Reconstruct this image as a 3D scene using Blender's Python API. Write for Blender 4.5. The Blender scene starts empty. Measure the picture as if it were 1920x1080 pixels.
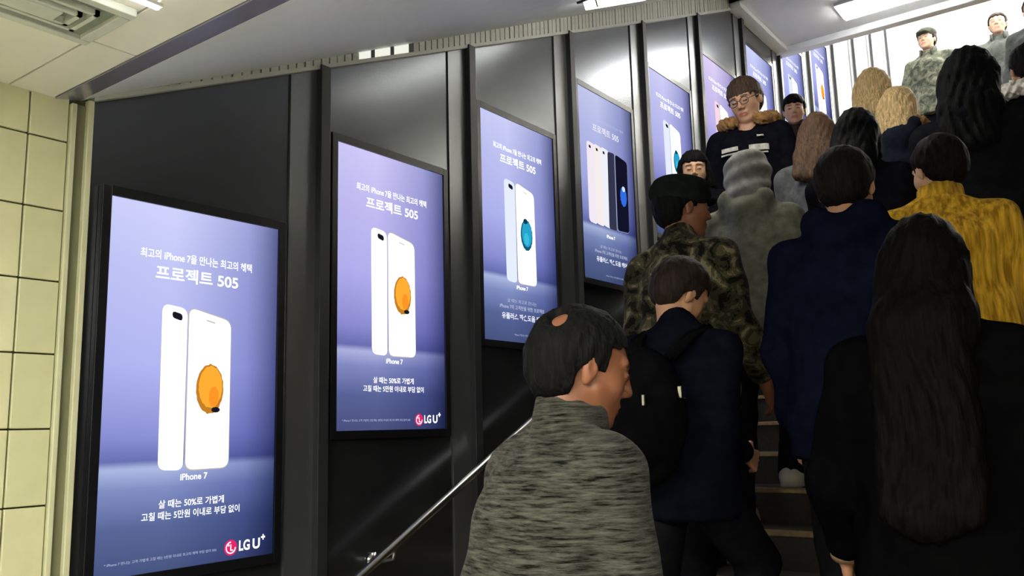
import bpy, bmesh, math, random
import numpy as np
from mathutils import Matrix, Vector

random.seed(7)
SC = bpy.context.scene
COL = SC.collection
PI = math.pi

# ------------------------------------------------------------------ camera
EYE = 1.55                                   # camera height above the lower landing
cam_data = bpy.data.cameras.new('camera')
cam_data.sensor_width = 36.0
cam_data.lens = 30.46
cam_data.clip_start = 0.02
cam = bpy.data.objects.new('camera', cam_data)
COL.objects.link(cam)
_F = Vector((0.79296902, 0.58774592, 0.16048327))
_R = Vector((0.59861672, -0.80062388, -0.02567929))
_U = Vector((-0.11339384, -0.11643085, 0.98670446))
m4 = Matrix.Identity(4)
for i in range(3):
    m4[i][0], m4[i][1], m4[i][2] = _R[i], _U[i], -_F[i]
m4[2][3] = EYE
cam.matrix_world = m4
SC.camera = cam

# ------------------------------------------------------------------ world, exposure
SC.view_settings.view_transform = 'Standard'
SC.view_settings.look = 'None'
SC.view_settings.exposure = 0.0
SC.view_settings.gamma = 1.0
SC.view_settings.use_curve_mapping = False
world = bpy.data.worlds.new('world')
SC.world = world
world.use_nodes = True
world.node_tree.nodes['Background'].inputs[0].default_value = (0.9, 0.95, 1.0, 1)
world.node_tree.nodes['Background'].inputs[1].default_value = 0.02

# strengths of the lamps, added fill tubes and glowing panes (used by their builders below)
LANDING_FILL = 14.0
FLUSH_LAMP = 58.0
SOFFIT_PANEL = 8.0
STAIR_LAMP = 45.0
HALL_LAMP = 70.0
PANE_GLOW = 1.1

# ------------------------------------------------------------------ helpers
def lin(r, g=None, b=None):
    if g is None:
        r, g, b = r
    f = lambda c: (c / 255.0 / 12.92) if c / 255.0 <= 0.04045 else ((c / 255.0 + 0.055) / 1.055) ** 2.4
    return (f(r), f(g), f(b), 1.0)

MATS = {}
def mat(name, color, rough=0.6, metal=0.0, noise=0.0, nscale=20.0, bump=0.0, bscale=60.0, spec=0.5, emit=None, estr=0.0, coat=0.0):
    if name in MATS:
        return MATS[name]
    m = bpy.data.materials.new(name)
    m.use_nodes = True
    nt = m.node_tree
    b = nt.nodes['Principled BSDF']
    col = color if len(color) == 4 else (*color, 1.0)
    b.inputs['Base Color'].default_value = col
    b.inputs['Roughness'].default_value = rough
    b.inputs['Metallic'].default_value = metal
    b.inputs['Specular IOR Level'].default_value = spec
    if coat:
        b.inputs['Coat Weight'].default_value = coat
    tc = nt.nodes.new('ShaderNodeTexCoord')
    if noise > 0:
        n = nt.nodes.new('ShaderNodeTexNoise')
        n.inputs['Scale'].default_value = nscale
        n.inputs['Detail'].default_value = 5
        nt.links.new(tc.outputs['Object'], n.inputs['Vector'])
        r = nt.nodes.new('ShaderNodeValToRGB')
        r.color_ramp.elements[0].position = 0.3
        r.color_ramp.elements[1].position = 0.7
        r.color_ramp.elements[0].color = (*[c * (1 - noise) for c in col[:3]], 1)
        r.color_ramp.elements[1].color = (*[min(1, c * (1 + noise)) for c in col[:3]], 1)
        nt.links.new(n.outputs['Fac'], r.inputs['Fac'])
        nt.links.new(r.outputs['Color'], b.inputs['Base Color'])
    if bump > 0:
        n2 = nt.nodes.new('ShaderNodeTexNoise')
        n2.inputs['Scale'].default_value = bscale
        n2.inputs['Detail'].default_value = 4
        nt.links.new(tc.outputs['Object'], n2.inputs['Vector'])
        bp = nt.nodes.new('ShaderNodeBump')
        bp.inputs['Strength'].default_value = bump
        bp.inputs['Distance'].default_value = 0.01
        nt.links.new(n2.outputs['Fac'], bp.inputs['Height'])
        nt.links.new(bp.outputs['Normal'], b.inputs['Normal'])
    if emit:
        b.inputs['Emission Color'].default_value = emit if len(emit) == 4 else (*emit, 1)
        b.inputs['Emission Strength'].default_value = estr
    MATS[name] = m
    return m

def emat(name, color, strength=1.0):
    """plain light-giving surface (screen print, lamp diffuser)"""
    if name in MATS:
        return MATS[name]
    m = bpy.data.materials.new(name)
    m.use_nodes = True
    nt = m.node_tree
    nt.nodes.clear()
    o = nt.nodes.new('ShaderNodeOutputMaterial')
    e = nt.nodes.new('ShaderNodeEmission')
    e.inputs['Color'].default_value = color if len(color) == 4 else (*color, 1)
    e.inputs['Strength'].default_value = strength
    nt.links.new(e.outputs[0], o.inputs[0])
    MATS[name] = m
    return m

def tag(o, label=None, cat=None, group=None, kind=None):
    if label: o['label'] = label
    if cat: o['category'] = cat
    if group: o['group'] = group
    if kind: o['kind'] = kind
    return o

def empty(name, loc=(0, 0, 0), rz=0.0, parent=None):
    o = bpy.data.objects.new(name, None)
    o.empty_display_size = 0.1
    COL.objects.link(o)
    o.location = loc
    o.rotation_euler = (0, 0, rz)
    if parent: o.parent = parent
    return o

def mesh_obj(name, verts, faces, material, parent=None, smooth=False):
    me = bpy.data.meshes.new(name)
    me.from_pydata([tuple(v) for v in verts], [], [tuple(f) for f in faces])
    me.update()
    if material: me.materials.append(material)
    if smooth:
        me.polygons.foreach_set('use_smooth', [True] * len(me.polygons))
    o = bpy.data.objects.new(name, me)
    COL.objects.link(o)
    if parent: o.parent = parent
    return o

class MB:
    """collects boxes, prisms and tubes into one mesh object"""
    def __init__(s):
        s.bm = bmesh.new()
    def box(s, x0, y0, z0, x1, y1, z1, bevel=0.0):
        b2 = bmesh.new()
        r = bmesh.ops.create_cube(b2, size=1.0)
        for v in b2.verts:
            v.co = Vector(((x0 + x1) / 2 + v.co.x * (x1 - x0), (y0 + y1) / 2 + v.co.y * (y1 - y0), (z0 + z1) / 2 + v.co.z * (z1 - z0)))
        if bevel > 0:
            bmesh.ops.bevel(b2, geom=b2.edges[:], offset=bevel, segments=2, affect='EDGES', profile=0.5)
        s._merge(b2)
        return s
    def _merge(s, b2):
        mp = {}
        for v in b2.verts: mp[v] = s.bm.verts.new(v.co)
        for f in b2.faces:
            try: s.bm.faces.new([mp[v] for v in f.verts])
            except ValueError: pass
        b2.free()
    def poly(s, pts, axis, a0, a1):
        """extrude a polygon (2D pts) along an axis; axis 'y': pts are (x,z); axis 'x': (y,z)"""
        def P(p, a):
            return {'y': (p[0], a, p[1]), 'x': (a, p[0], p[1]), 'z': (p[0], p[1], a)}[axis]
        A = [s.bm.verts.new(P(p, a0)) for p in pts]
        B = [s.bm.verts.new(P(p, a1)) for p in pts]
        n = len(pts)
        s.bm.faces.new(A); s.bm.faces.new(B[::-1])
        for i in range(n):
            s.bm.faces.new([A[i], B[i], B[(i + 1) % n], A[(i + 1) % n]])
        return s
    def tube(s, path, r, seg=12, cap=True):
        pts = [Vector(p) for p in path]
        rings = []
        rad = r if isinstance(r, (list, tuple)) else [r] * len(pts)
        up = Vector((0.13, 0.21, 1)).normalized()
        for i, p in enumerate(pts):
            t = (pts[min(i + 1, len(pts) - 1)] - pts[max(i - 1, 0)]).normalized()
            a = t.cross(up)
            if a.length < 1e-3: a = t.cross(Vector((1, 0, 0)))
            a.normalize(); b = t.cross(a)
            rings.append([s.bm.verts.new(p + a * math.cos(2 * PI * k / seg) * rad[i] + b * math.sin(2 * PI * k / seg) * rad[i]) for k in range(seg)])
        for i in range(len(rings) - 1):
            for k in range(seg):
                s.bm.faces.new([rings[i][k], rings[i][(k + 1) % seg], rings[i + 1][(k + 1) % seg], rings[i + 1][k]])
        if cap:
            s.bm.faces.new(rings[0][::-1]); s.bm.faces.new(rings[-1])
        return s
    def build(s, name, material, parent=None, smooth=False):
        bmesh.ops.recalc_face_normals(s.bm, faces=s.bm.faces[:])
        me = bpy.data.meshes.new(name)
        s.bm.to_mesh(me); s.bm.free()
        if material: me.materials.append(material)
        if smooth:
            me.polygons.foreach_set('use_smooth', [True] * len(me.polygons))
        o = bpy.data.objects.new(name, me)
        COL.objects.link(o)
        if parent: o.parent = parent
        return o

def dup(o, loc, parent):
    c = o.copy(); COL.objects.link(c); c.location = loc; c.parent = parent
    return c

# ------------------------------------------------------------------ setting
WY = 2.718            # plane of the tiled wall / of the display fronts
PY = 2.738            # plane of the dark cladding behind the displays
YR = -2.30            # right wall of the stairwell
XB = -2.6             # wall behind the camera
NX, T, R_ = 1.83, 0.32, 0.155       # first riser, tread, riser
NS = 27
LC = EYE + 1.08       # landing ceiling
FC = EYE + 3.72       # flat ceiling at the head of the stair
XF0, XF1 = 7.06, 8.32
SL = 0.4496
S0X, S0Z = 1.33, EYE + 1.095
XT = NX + (NS - 1) * T
ZT = NS * R_
XE = 17.0
HC = 8.6              # hall ceiling

M_floor = mat('floor_stone', lin(214, 212, 202), 0.4, noise=0.08, nscale=60, bump=0.05)
M_step = mat('step_stone', lin(46, 42, 34), 0.6, noise=0.25, nscale=45, bump=0.08)
M_nosing = mat('nosing_strip', lin(150, 128, 92), 0.35, metal=0.5, noise=0.2, nscale=40)
M_paint = mat('soffit_paint', lin(236, 240, 242), 0.45, noise=0.03, nscale=6)
M_panelc = mat('ceiling_panel_paint', lin(240, 236, 222), 0.5, noise=0.04, nscale=4)
M_grout = mat('tile_grout', lin(70, 68, 44), 0.9, noise=0.3, nscale=18)
M_trim = mat('cream_trim_metal', lin(196, 196, 160), 0.38, noise=0.06, nscale=12)
M_trimd = mat('olive_channel', lin(112, 112, 82), 0.6, noise=0.1, nscale=10)
M_clad = mat('dark_cladding', lin(104, 107, 112), 0.24, metal=0.92, noise=0.06, nscale=3)
M_strip = mat('grey_cladding_strip', lin(124, 126, 130), 0.34, metal=0.8, noise=0.04, nscale=3)
M_post = mat('dark_post', lin(44, 45, 49), 0.5, metal=0.3, noise=0.08, nscale=8)
M_wall = mat('hall_wall_paint', lin(236, 234, 226), 0.6, noise=0.03, nscale=3)
M_dim = mat('stairwell_wall_stone', lin(58, 55, 48), 0.6, noise=0.12, nscale=6)
M_steel = mat('stainless_steel', lin(205, 205, 202), 0.22, metal=1.0, noise=0.04, nscale=30)
M_black = mat('black_plastic', lin(16, 16, 20), 0.32, noise=0.1, nscale=20)

# tiles
def tile_material(i):
    c = [(204, 202, 160), (199, 198, 156), (208, 206, 166)][i]
    return mat('glazed_tile_%d' % i, lin(*c), 0.3, noise=0.06, nscale=9, bump=0.04, bscale=25)

floor = MB().box(XB, YR, -0.12, NX, WY + 0.2, 0.0).build('floor', M_floor)
tag(floor, kind='structure')

stairs = empty('staircase'); tag(stairs, 'dark stone staircase with pale worn nosing strips', kind='structure')
for k in range(1, NS + 1):
    x0 = NX + (k - 1) * T
    x1 = x0 + T + 0.02 if k < NS else x0 + 0.5
    st = MB().box(x0, YR, (k - 2) * R_ if k > 1 else -0.1, x1, PY, k * R_).build('step', M_step, stairs)
    ns = MB().box(x0 - 0.012, YR, k * R_ - 0.018, x0 + 0.045, WY - 0.02, k * R_ + 0.004, 0.004).build('nosing', M_nosing, st)

floor_up = MB().box(XT + 0.3, YR - 2, ZT - 0.15, XE, WY + 3, ZT - 0.002).build('floor_upper', M_floor)
tag(floor_up, kind='structure')

# left wall: tiled part on the landing, dark cladding with posts along the stair
wl = empty('wall_left'); tag(wl, kind='structure')
MB().box(XB, WY + 0.012, 0, 1.36, WY + 0.2, LC + 0.3).build('grout_bed', M_grout, wl)
TW = 0.2265
tile_proto = {}
for i in range(3):
    for wdt in (TW, 0.122):
        o = MB().box(0.0025, -0.012, 0.0025, wdt - 0.0025, 0.004, TW - 0.0025, 0.003)
        tile_proto[(i, wdt)] = o
first = {}
def put_tile(i, wdt, x, z, hcut=None):
    key = (i, wdt)
    if key not in first:
        o = tile_proto[key].build('tile', tile_material(i), wl)
        first[key] = o
        o.location = (x, WY + 0.012, z)
    else:
        o = dup(first[key], (x, WY + 0.012, z), wl)
    o.rotation_euler = (random.uniform(-.006, .006), 0, random.uniform(-.006, .006))
    return o
zr = 1.278 - 5 * TW - 0.145
for r in range(12):
    z = zr + r * TW
    put_tile(random.randrange(3), 0.122, 1.176, z)
    for c in range(1, 8):
        put_tile(random.randrange(3), TW, 1.176 - c * TW, z)
# corner channel between tiles and cladding
t1 = MB().box(1.299, WY - 0.012, 0, 1.316, WY + 0.02, LC - 0.005, 0.003).build('trim_1', M_trim); tag(t1, kind='structure')
t2 = MB().box(1.316, WY + 0.006, 0, 1.352, WY + 0.03, LC).build('trim_2', M_trimd); tag(t2, kind='structure')
t3 = MB().box(1.352, WY - 0.012, 0, 1.372, WY + 0.04, LC + 0.02, 0.003).build('trim_3', M_trim); tag(t3, kind='structure')

POST0, PSP = 2.335, 0.992
def ztop(x):
    if x < XF0: return S0Z + (x - S0X) * SL
    if x < XF1: return FC
    return HC
for k in range(-1, 14):
    xa = 1.372 if k < 0 else POST0 + k * PSP + 0.045
    xb = POST0 + (k + 1) * PSP
    if xa > 12.5: break
    zb = max(0, (xa - NX) * 0.484 - 0.35)
    za, zc = ztop(xa) + 0.05, ztop(xb) + 0.05
    xs = xb - 0.145
    MB().poly([(xa, zb), (xs - 0.001, zb), (xs - 0.001, ztop(xs) + .05), (xa, za)], 'y', PY, PY + 0.06).build('cladding_panel', M_clad, wl)
    MB().poly([(xs + 0.002, zb), (xb, zb), (xb, zc), (xs + 0.002, ztop(xs) + .05)], 'y', PY - 0.008, PY + 0.06).build('cladding_strip', M_strip, wl)
    MB().box(xb - .008, PY - 0.040, zb, xb + 0.045, PY + 0.06, ztop(xb) + 0.004, 0.003).build('post', M_post, wl)
MB().box(1.30, PY + 0.06, -0.1, 12.4, PY + 0.2, HC).build('wall_core', M_dim, wl)
MB().box(12.2, WY + 0.6, ZT - .2, XE, WY + 0.8, HC).build('hall_side', M_wall, wl)

wr = MB().box(XB, YR - 0.2, -0.1, XF1 + 0.4, YR, FC + 0.4).build('wall_right', M_dim); tag(wr, kind='structure')
wr2 = MB().box(XF1 + 0.4, YR - 2.2, ZT - .4, XE, YR - 2.0, HC).build('wall_right_upper', M_wall); tag(wr2, kind='structure')
wb = MB().box(XB - 0.2, YR, -0.1, XB, WY + .2, LC + 0.2).build('wall_back', M_dim); tag(wb, kind='structure')
we = MB().box(XE, YR - 2.2, ZT - .2, XE + 0.2, WY + 1, HC).build('wall_end', M_wall); tag(we, kind='structure')

# ceilings
ceil = empty('ceiling'); tag(ceil, kind='structure')
MB().box(XB, YR, LC + 0.02, 1.25, WY + .2, LC + 0.12).build('ceiling_backing', mat('ceiling_gap', lin(120, 112, 92), 0.8, noise=.1), ceil)
PW = 0.61
xe = [1.25, 1.112] + [1.112 - PW * i for i in range(1, 7)]
ye = [WY + .02, 2.242] + [2.242 - PW * i for i in range(1, 8)]
for i in range(len(xe) - 1):
    for j in range(len(ye) - 1):
        a, b = xe[i + 1], xe[i]; c, d = max(ye[j + 1], YR), ye[j]
        if a < XB: a = XB
        if b - a < 0.02 or d - c < 0.02: continue
        MB().box(a + 0.003, c + 0.003, LC, b - 0.003, d - 0.003, LC + 0.02, 0.002).build('ceiling_panel', M_panelc, ceil)
# metal edge strip, lilac screen light put into its colour, where the landing ceiling meets the sloping soffit
t4 = MB().poly([(1.25, LC - 0.004), (1.332, S0Z), (1.332, S0Z + .05), (1.25, LC + .05)], 'y', YR, WY + .05).build('trim_4', mat('metal_lilac_light', lin(188, 186, 200), 0.25, metal=0.7, noise=.03), None); tag(t4, kind='structure')
SL2 = 0.4826
sz = lambda x: S0Z + (x - S0X) * SL          # top of the dark cladding
so = lambda x: S0Z + (x - S0X) * SL2         # underside of the sloping soffit
FY = WY - 0.004                              # face of the ribbed fascia
sof = MB().poly([(1.332, so(1.332)), (XF0 + .05, so(XF0 + .05)), (XF0 + .05, so(XF0) + .25), (1.332, so(1.332) + .2)], 'y', YR, PY + .05).build('ceiling_sloped', M_paint); tag(sof, kind='structure')
flat = MB().box(XF0, YR, FC, XF1, PY + .1, FC + 0.2).build('ceiling_flat', M_paint); tag(flat, kind='structure')
fas = MB().box(XF1 - 0.12, YR, FC + 0.2, XF1, PY + .1, HC).build('wall_beam', M_wall); tag(fas, kind='structure')
step = MB().box(XF0 + 0.0, YR, FC - 0.012, XF0 + 0.06, PY, so(XF0) + 0.1).build('trim_5', M_paint); tag(step, kind='structure')
t6 = MB().box(XF0, WY - 0.10, FC - 0.05, XF1 + 0.1, PY, FC, 0.006).build('trim_6', M_paint); tag(t6, kind='structure')
t7 = MB().box(XF1 - 0.05, YR, FC - 0.07, XF1 + 0.06, PY, FC, 0.008).build('trim_7', M_paint); tag(t7, kind='structure')
hall_c = MB().box(XF1, YR - 2.2, HC, XE, WY + 1, HC + 0.2).build('ceiling_hall', M_wall); tag(hall_c, kind='structure')

# ribbed fascia wedge between the dark cladding and the sloping soffit: upright slats side by side
rs = empty('ribbed_fascia', (0, 0, 0)); tag(rs, 'ribbed pale fascia running up between sloping soffit and dark wall', 'fascia')
M_rib = mat('rib_metal', lin(182, 184, 174), 0.45, metal=0.1, noise=0.06, nscale=14)
MB().poly([(1.40, sz(1.40)), (XF0, sz(XF0)), (XF0, so(XF0) + .02), (1.40, so(1.40) + .02)], 'y', FY + .012, FY + 0.02).build('backing', mat('rib_gap', lin(104, 106, 96), 0.7, noise=.1), rs)
MB().poly([(1.372, sz(1.372) - .012), (XF0, sz(XF0) - .012), (XF0, sz(XF0) + .006), (1.372, sz(1.372) + .006)], 'y', FY - 0.006, PY).build('edge_rail', M_rib, rs)
slat0 = MB().box(0, 0, 0, 0.036, 0.012, 1.0, 0.0).build('slat', M_rib, rs)
x = 1.55; firstslat = True
while x < XF0 - 0.05:
    if not (2.52 < x < 2.90):
        o = slat0 if firstslat else dup(slat0, (0, 0, 0), rs)
        firstslat = False
        o.location = (x, FY + random.uniform(-.002, .002), sz(x) + .004); o.scale = (1, 1, max(.012, so(x) - sz(x) + .012))
    x += 0.044
# where slats are missing, added glowing panes imitate a bright reflection, between short bars
cv = empty('glow_panes', (2.71, FY, sz(2.71))); tag(cv, 'three small added glowing panes in the ribbed fascia over the second display', 'lamp')
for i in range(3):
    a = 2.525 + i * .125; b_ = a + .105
    d = MB().poly([(a, sz(a) + .006), (b_, sz(b_) + .006), (b_, so(b_)), (a, so(a))], 'y', FY + .002, FY + .010).build('pane', emat('glow_pane', lin(232, 234, 220), PANE_GLOW), cv)
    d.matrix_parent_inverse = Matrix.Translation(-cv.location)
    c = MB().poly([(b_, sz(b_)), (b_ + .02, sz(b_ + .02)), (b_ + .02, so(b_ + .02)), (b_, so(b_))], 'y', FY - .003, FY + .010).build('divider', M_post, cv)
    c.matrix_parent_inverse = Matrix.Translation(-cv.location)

# ------------------------------------------------------------------ lamps
def lamp(name, label, x0, y0, x1, y1, z, strength, group=None, color=(1.0, 0.98, 0.94), th=0.05, frame=0.02):
    o = empty(name, ((x0 + x1) / 2, (y0 + y1) / 2, z))
    tag(o, label, 'lamp', group)
    dx, dy = (x1 - x0) / 2, (y1 - y0) / 2
    M = mat('lamp_housing', lin(222, 222, 220), 0.4, noise=.03)
    mb = MB()
    mb.box(-dx - frame, -dy - frame, -th * .6, -dx, dy + frame, 0)
    mb.box(dx, -dy - frame, -th * .6, dx + frame, dy + frame, 0)
    mb.box(-dx, -dy - frame, -th * .6, dx, -dy, 0)
    mb.box(-dx, dy, -th * .6, dx, dy + frame, 0)
    mb.build('frame', M, o)
    MB().box(-dx, -dy, -th, dx, dy, -0.002, 0.004).build('diffuser', emat('diffuser_%g_%g' % (strength, color[2]), color, strength), o)
    return o
lamp('strip_lamp', 'slim white strip lamp on the landing ceiling beside the air vent', 0.10, 1.908, 1.120, 1.922, LC, 22.0, color=(1, .98, .94), th=0.016, frame=0.004)
def pendant(label, x0, y0, x1, y1, z, strength, zc=None):  # added tube out of view, brightens the landing ceiling, tiles and soffit
    o = empty('pendant_tube_lamp', ((x0 + x1) / 2, (y0 + y1) / 2, z)); tag(o, label, 'lamp', 'added fill lamps over the landing')
    dx, dy = (x1 - x0) / 2, (y1 - y0) / 2
    MB().tube([(-dx, -dy, 0), (dx, dy, 0)], 0.035, 14).build('tube', emat('pendant_tube_%g' % strength, (1, .98, .88), strength), o, True)
    for t_ in (-.7, .7):
        MB().tube([(dx * t_, dy * t_, 0.03), (dx * t_, dy * t_, (zc or LC) - z)], 0.006, 8).build('hanger', M_steel, o)
    for t_ in (-1, 1):
        e_ = Vector((dx, dy, 0)).normalized() * 0.03
        MB().tube([(dx * t_, dy * t_, 0), (dx * t_ + e_.x * t_, dy * t_ + e_.y * t_, 0)], 0.04, 14).build('end_cap', M_steel, o)
    return o
pendant('added unseen fill tube hung over the landing behind the viewer', -0.9, 0.2, -0.9, 1.9, LC - .65, LANDING_FILL)
pendant('added unseen fill tube hung over the landing right of the viewer', -0.3, -1.7, 0.9, -1.7, LC - .65, LANDING_FILL)
lamp('ceiling_lamp', 'white ceiling lamp over the lower landing beside the viewer', -0.55, 0.5, -0.2, 1.9, LC, FLUSH_LAMP, 'flush lamps on the landing ceiling', color=(1, .98, .88))
lamp('ceiling_lamp', 'white ceiling lamp near the foot of the stair, right of the viewer', -0.95, -1.5, -0.6, 0.1, LC, FLUSH_LAMP, 'flush lamps on the landing ceiling', color=(1, .98, .88))
lamp('ceiling_lamp', 'white fluorescent lamp on the flat ceiling at the head of the stair', 7.68, 0.95, 7.98, 1.96, FC, STAIR_LAMP, color=(1, .98, .93))
for i, (hx, hy) in enumerate([(10.2, 1.2), (10.2, -1.6), (12.8, 1.2), (12.8, -1.6), (15.2, 1.2), (15.2, -1.6)]):
    w = ['left', 'right'][i % 2]
    lamp('hall_lamp', '%s lamp in the %s row on the upper hall ceiling' % (['nearest', 'nearest', 'middle', 'middle', 'farthest', 'farthest'][i], w), hx - .5, hy - .9, hx + .5, hy + .9, HC, HALL_LAMP, 'upper hall lamps', color=(1, .99, .95))

# box lamp fixed under the sloping soffit
sl_ = empty('soffit_lamp', (4.05, 1.76, so(4.05))); sl_.rotation_euler = (0, -math.atan(SL2), 0)
tag(sl_, 'warm box lamp fixed under the sloping soffit over the third display', 'lamp')
mb = MB()
for (a, b_, c, d) in [(-.40, -.50, -.375, .50), (.375, -.50, .40, .50), (-.375, -.50, .375, -.475), (-.375, .475, .375, .50)]: mb.box(a, b_, -.012, c, d, .004, .002)
mb.build('frame', M_post, sl_)
MB().box(-.375, -.475, -.055, .375, .475, .004, .006).build('diffuser', emat('soffit_diffuser', (1, .97, .86), SOFFIT_PANEL), sl_)
for i in range(7):
    yy = -.40 + i * .133
    MB().box(-.379, yy - .004, -.058, .379, yy + .004, -.006).build('divider', M_trimd, sl_)

# air vent on the landing ceiling
av = empty('ceiling_air_vent', (0.775, 2.11, LC)); tag(av, 'square-louvred white air vent set in the landing ceiling', 'air vent')
M_vent = mat('vent_white', lin(196, 200, 188), 0.5, noise=.05)
M_ventd = mat('vent_dark', lin(120, 128, 116), 0.7, noise=.1)
mb = MB()
for (a, b, c, d) in [(-.325, -.13, .325, -.10), (-.325, .10, .325, .13), (-.325, -.10, -.295, .10), (.295, -.10, .325, .10)]:
    mb.box(a, b, -0.022, c, d, 0.0, 0.003)
mb.build('frame', M_vent, av)
MB().box(-.295, -.10, -0.010, .295, .10, -0.001).build('backing', M_ventd, av)
for i, ins in enumerate((0.035, 0.065)):
    mb = MB()
    a, b = .295 - ins, .10 - ins * .9
    for (p, q, r, s) in [(-a, -b, a, -b + .012), (-a, b - .012, a, b), (-a, -b, -a + .012, b), (a - .012, -b, a, b)]:
        mb.box(p, q, -0.024 - .004 * i, r, s, -0.008)
    mb.build('louvre', M_vent, av)
MB().box(-.19, -.028, -0.032, .19, .028, -0.010, 0.004).build('centre_plate', M_vent, av)

# handrail
hr = empty('handrail', (2.0, 2.60, 0.77)); tag(hr, 'stainless steel handrail on brackets along the dark wall', 'handrail')
HS = 0.50
rz = lambda x: 1.165 + (x - 2.80) * HS
def hrp(mb, nm, m=M_steel):
    o = mb.build(nm, m, hr, True); o.matrix_parent_inverse = Matrix.Translation(-hr.location); return o
hrp(MB().tube([(1.95, 2.60, rz(2.05) - .06), (1.97, 2.60, rz(2.03)), (2.06, 2.60, rz(2.06))] + [(x_, 2.60, rz(x_)) for x_ in (2.5, 3.2, 5.0, 7.0, 9.2)], 0.019, 16), 'rail')
for xb_ in (2.655, 4.1, 5.6, 7.1):
    hrp(MB().tube([(xb_, 2.60, rz(xb_) - .005), (xb_, 2.61, rz(xb_) - .055), (xb_, 2.66, rz(xb_) - .07), (xb_, PY - .015, rz(xb_) - .07)], 0.009, 10), 'bracket')
    hrp(MB().tube([(xb_, PY - .014, rz(xb_) - .07), (xb_, PY, rz(xb_) - .07)], 0.032, 20), 'rosette')

# ------------------------------------------------------------------ advertising displays
DW, DH = 0.68, 1.2308
def screen_material(name, tint, k):
    m = bpy.data.materials.new(name); m.use_nodes = True
    nt = m.node_tree; nt.nodes.clear()
    L = nt.links.new
    out = nt.nodes.new('ShaderNodeOutputMaterial'); em = nt.nodes.new('ShaderNodeEmission')
    tc = nt.nodes.new('ShaderNodeTexCoord'); sp = nt.nodes.new('ShaderNodeSeparateXYZ')
    L(tc.outputs['Generated'], sp.inputs[0])
    ramp = nt.nodes.new('ShaderNodeValToRGB')          # along height, 0 = bottom
    cr = ramp.color_ramp
    A = lambda p, c: (p, lin(*[min(255, a * t_) for a, t_ in zip(c, tint)]))
    st = [A(0.0, (72, 84, 128)), A(0.12, (88, 102, 152)), A(0.22, (128, 142, 196)), A(0.272, (172, 184, 226)),
          A(0.292, (104, 112, 178)), A(0.36, (138, 144, 212)), A(0.55, (176, 180, 240)), A(0.80, (190, 194, 244)), A(1.0, (204, 208, 250))]
    cr.elements[0].position, cr.elements[0].color = st[0]
    cr.elements[1].position, cr.elements[1].color = st[-1]
    for p, c in st[1:-1]:
        e = cr.elements.new(p); e.color = c
    L(sp.outputs['Z'], ramp.inputs[0])
    # screen's viewing-angle falloff to the sides, put into the picture colour
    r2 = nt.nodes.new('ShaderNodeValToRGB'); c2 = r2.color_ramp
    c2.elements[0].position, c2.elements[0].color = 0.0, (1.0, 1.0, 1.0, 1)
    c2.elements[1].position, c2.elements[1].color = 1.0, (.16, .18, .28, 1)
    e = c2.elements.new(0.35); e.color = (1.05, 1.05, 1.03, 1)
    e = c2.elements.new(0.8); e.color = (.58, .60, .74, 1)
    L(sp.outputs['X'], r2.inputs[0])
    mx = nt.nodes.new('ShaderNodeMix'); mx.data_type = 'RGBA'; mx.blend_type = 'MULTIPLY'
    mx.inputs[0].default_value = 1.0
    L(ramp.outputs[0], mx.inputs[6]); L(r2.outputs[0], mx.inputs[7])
    L(mx.outputs[2], em.inputs[0]); em.inputs[1].default_value = 1.0
    L(em.outputs[0], out.inputs[0])
    return m

def U(u, v):
    return (u * DW, (1 - v) * DH)
TXT_CACHE = {}
def text_mesh(body, bold=0.0):
    key = (body, bold)
    if key in TXT_CACHE: return TXT_CACHE[key]
    c = bpy.data.curves.new('lettering', 'FONT'); c.body = body; c.size = 1.0; c.offset = bold
    o = bpy.data.objects.new('lettering', c); COL.objects.link(o)
    bpy.context.view_layer.update()
    dg = bpy.context.evaluated_depsgraph_get()
    me = bpy.data.meshes.new_from_object(o.evaluated_get(dg))
    bpy.data.objects.remove(o); bpy.data.curves.remove(c)
    co = np.array([v.co[:] for v in me.vertices]) if len(me.vertices) else np.zeros((1, 3))
    f = [tuple(p.vertices) for p in me.polygons]
    bpy.data.meshes.remove(me)
    TXT_CACHE[key] = (co, f)
    return co, f
DEP = 0.0009
def put_text(name, body, u0, u1, v0, v1, material, parent, bold=0.012, depth=1):
    co, f = text_mesh(body, bold)
    mn, mx_ = co.min(0), co.max(0)
    x0, z1 = U(u0, v0); x1, z0 = U(u1, v1)
    xs = x0 + (co[:, 0] - mn[0]) / max(1e-6, mx_[0] - mn[0]) * (x1 - x0)
    zs = z0 + (co[:, 1] - mn[1]) / max(1e-6, mx_[1] - mn[1]) * (z1 - z0)
    return mesh_obj(name, np.stack([xs, np.full_like(xs, -DEP * depth), zs], 1), f, material, parent)
def shape(name, pts, material, parent, depth=1):
    P = [(U(u, v)[0], -DEP * depth, U(u, v)[1]) for u, v in pts]
    return mesh_obj(name, P, [list(range(len(P)))], material, parent)
def ell(cu, cv, ru, rv, n=28, a0=0, a1=2 * PI, wob=0.0):
    # ru in units of width, rv in units of height
    return [(cu + ru * math.cos(a0 + (a1 - a0) * i / n) * (1 + wob * math.sin(3 * i)), cv + rv * math.sin(a0 + (a1 - a0) * i / n) * (1 + wob * math.cos(2.3 * i))) for i in range(n)]
def rquad(p, r=0.018):
    """rounded quadrilateral through four uv corners"""
    out = []
    n = len(p)
    asp = DW / DH
    for i in range(n):
        a, b, c = Vector(p[i - 1]), Vector(p[i]), Vector(p[(i + 1) % n])
        def off(q):
            d = q - b; ln = math.hypot(d.x * DW, d.y * DH); return b + d * (r / ln)
        s, e = off(a), off(c)
        for j in range(7):
            t = j / 6
            out.append(tuple(s * (1 - t) ** 2 + b * 2 * t * (1 - t) + e * t * t))
    return out
W_ = emat('print_white', (1, 1, 1), 1.35)
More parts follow.
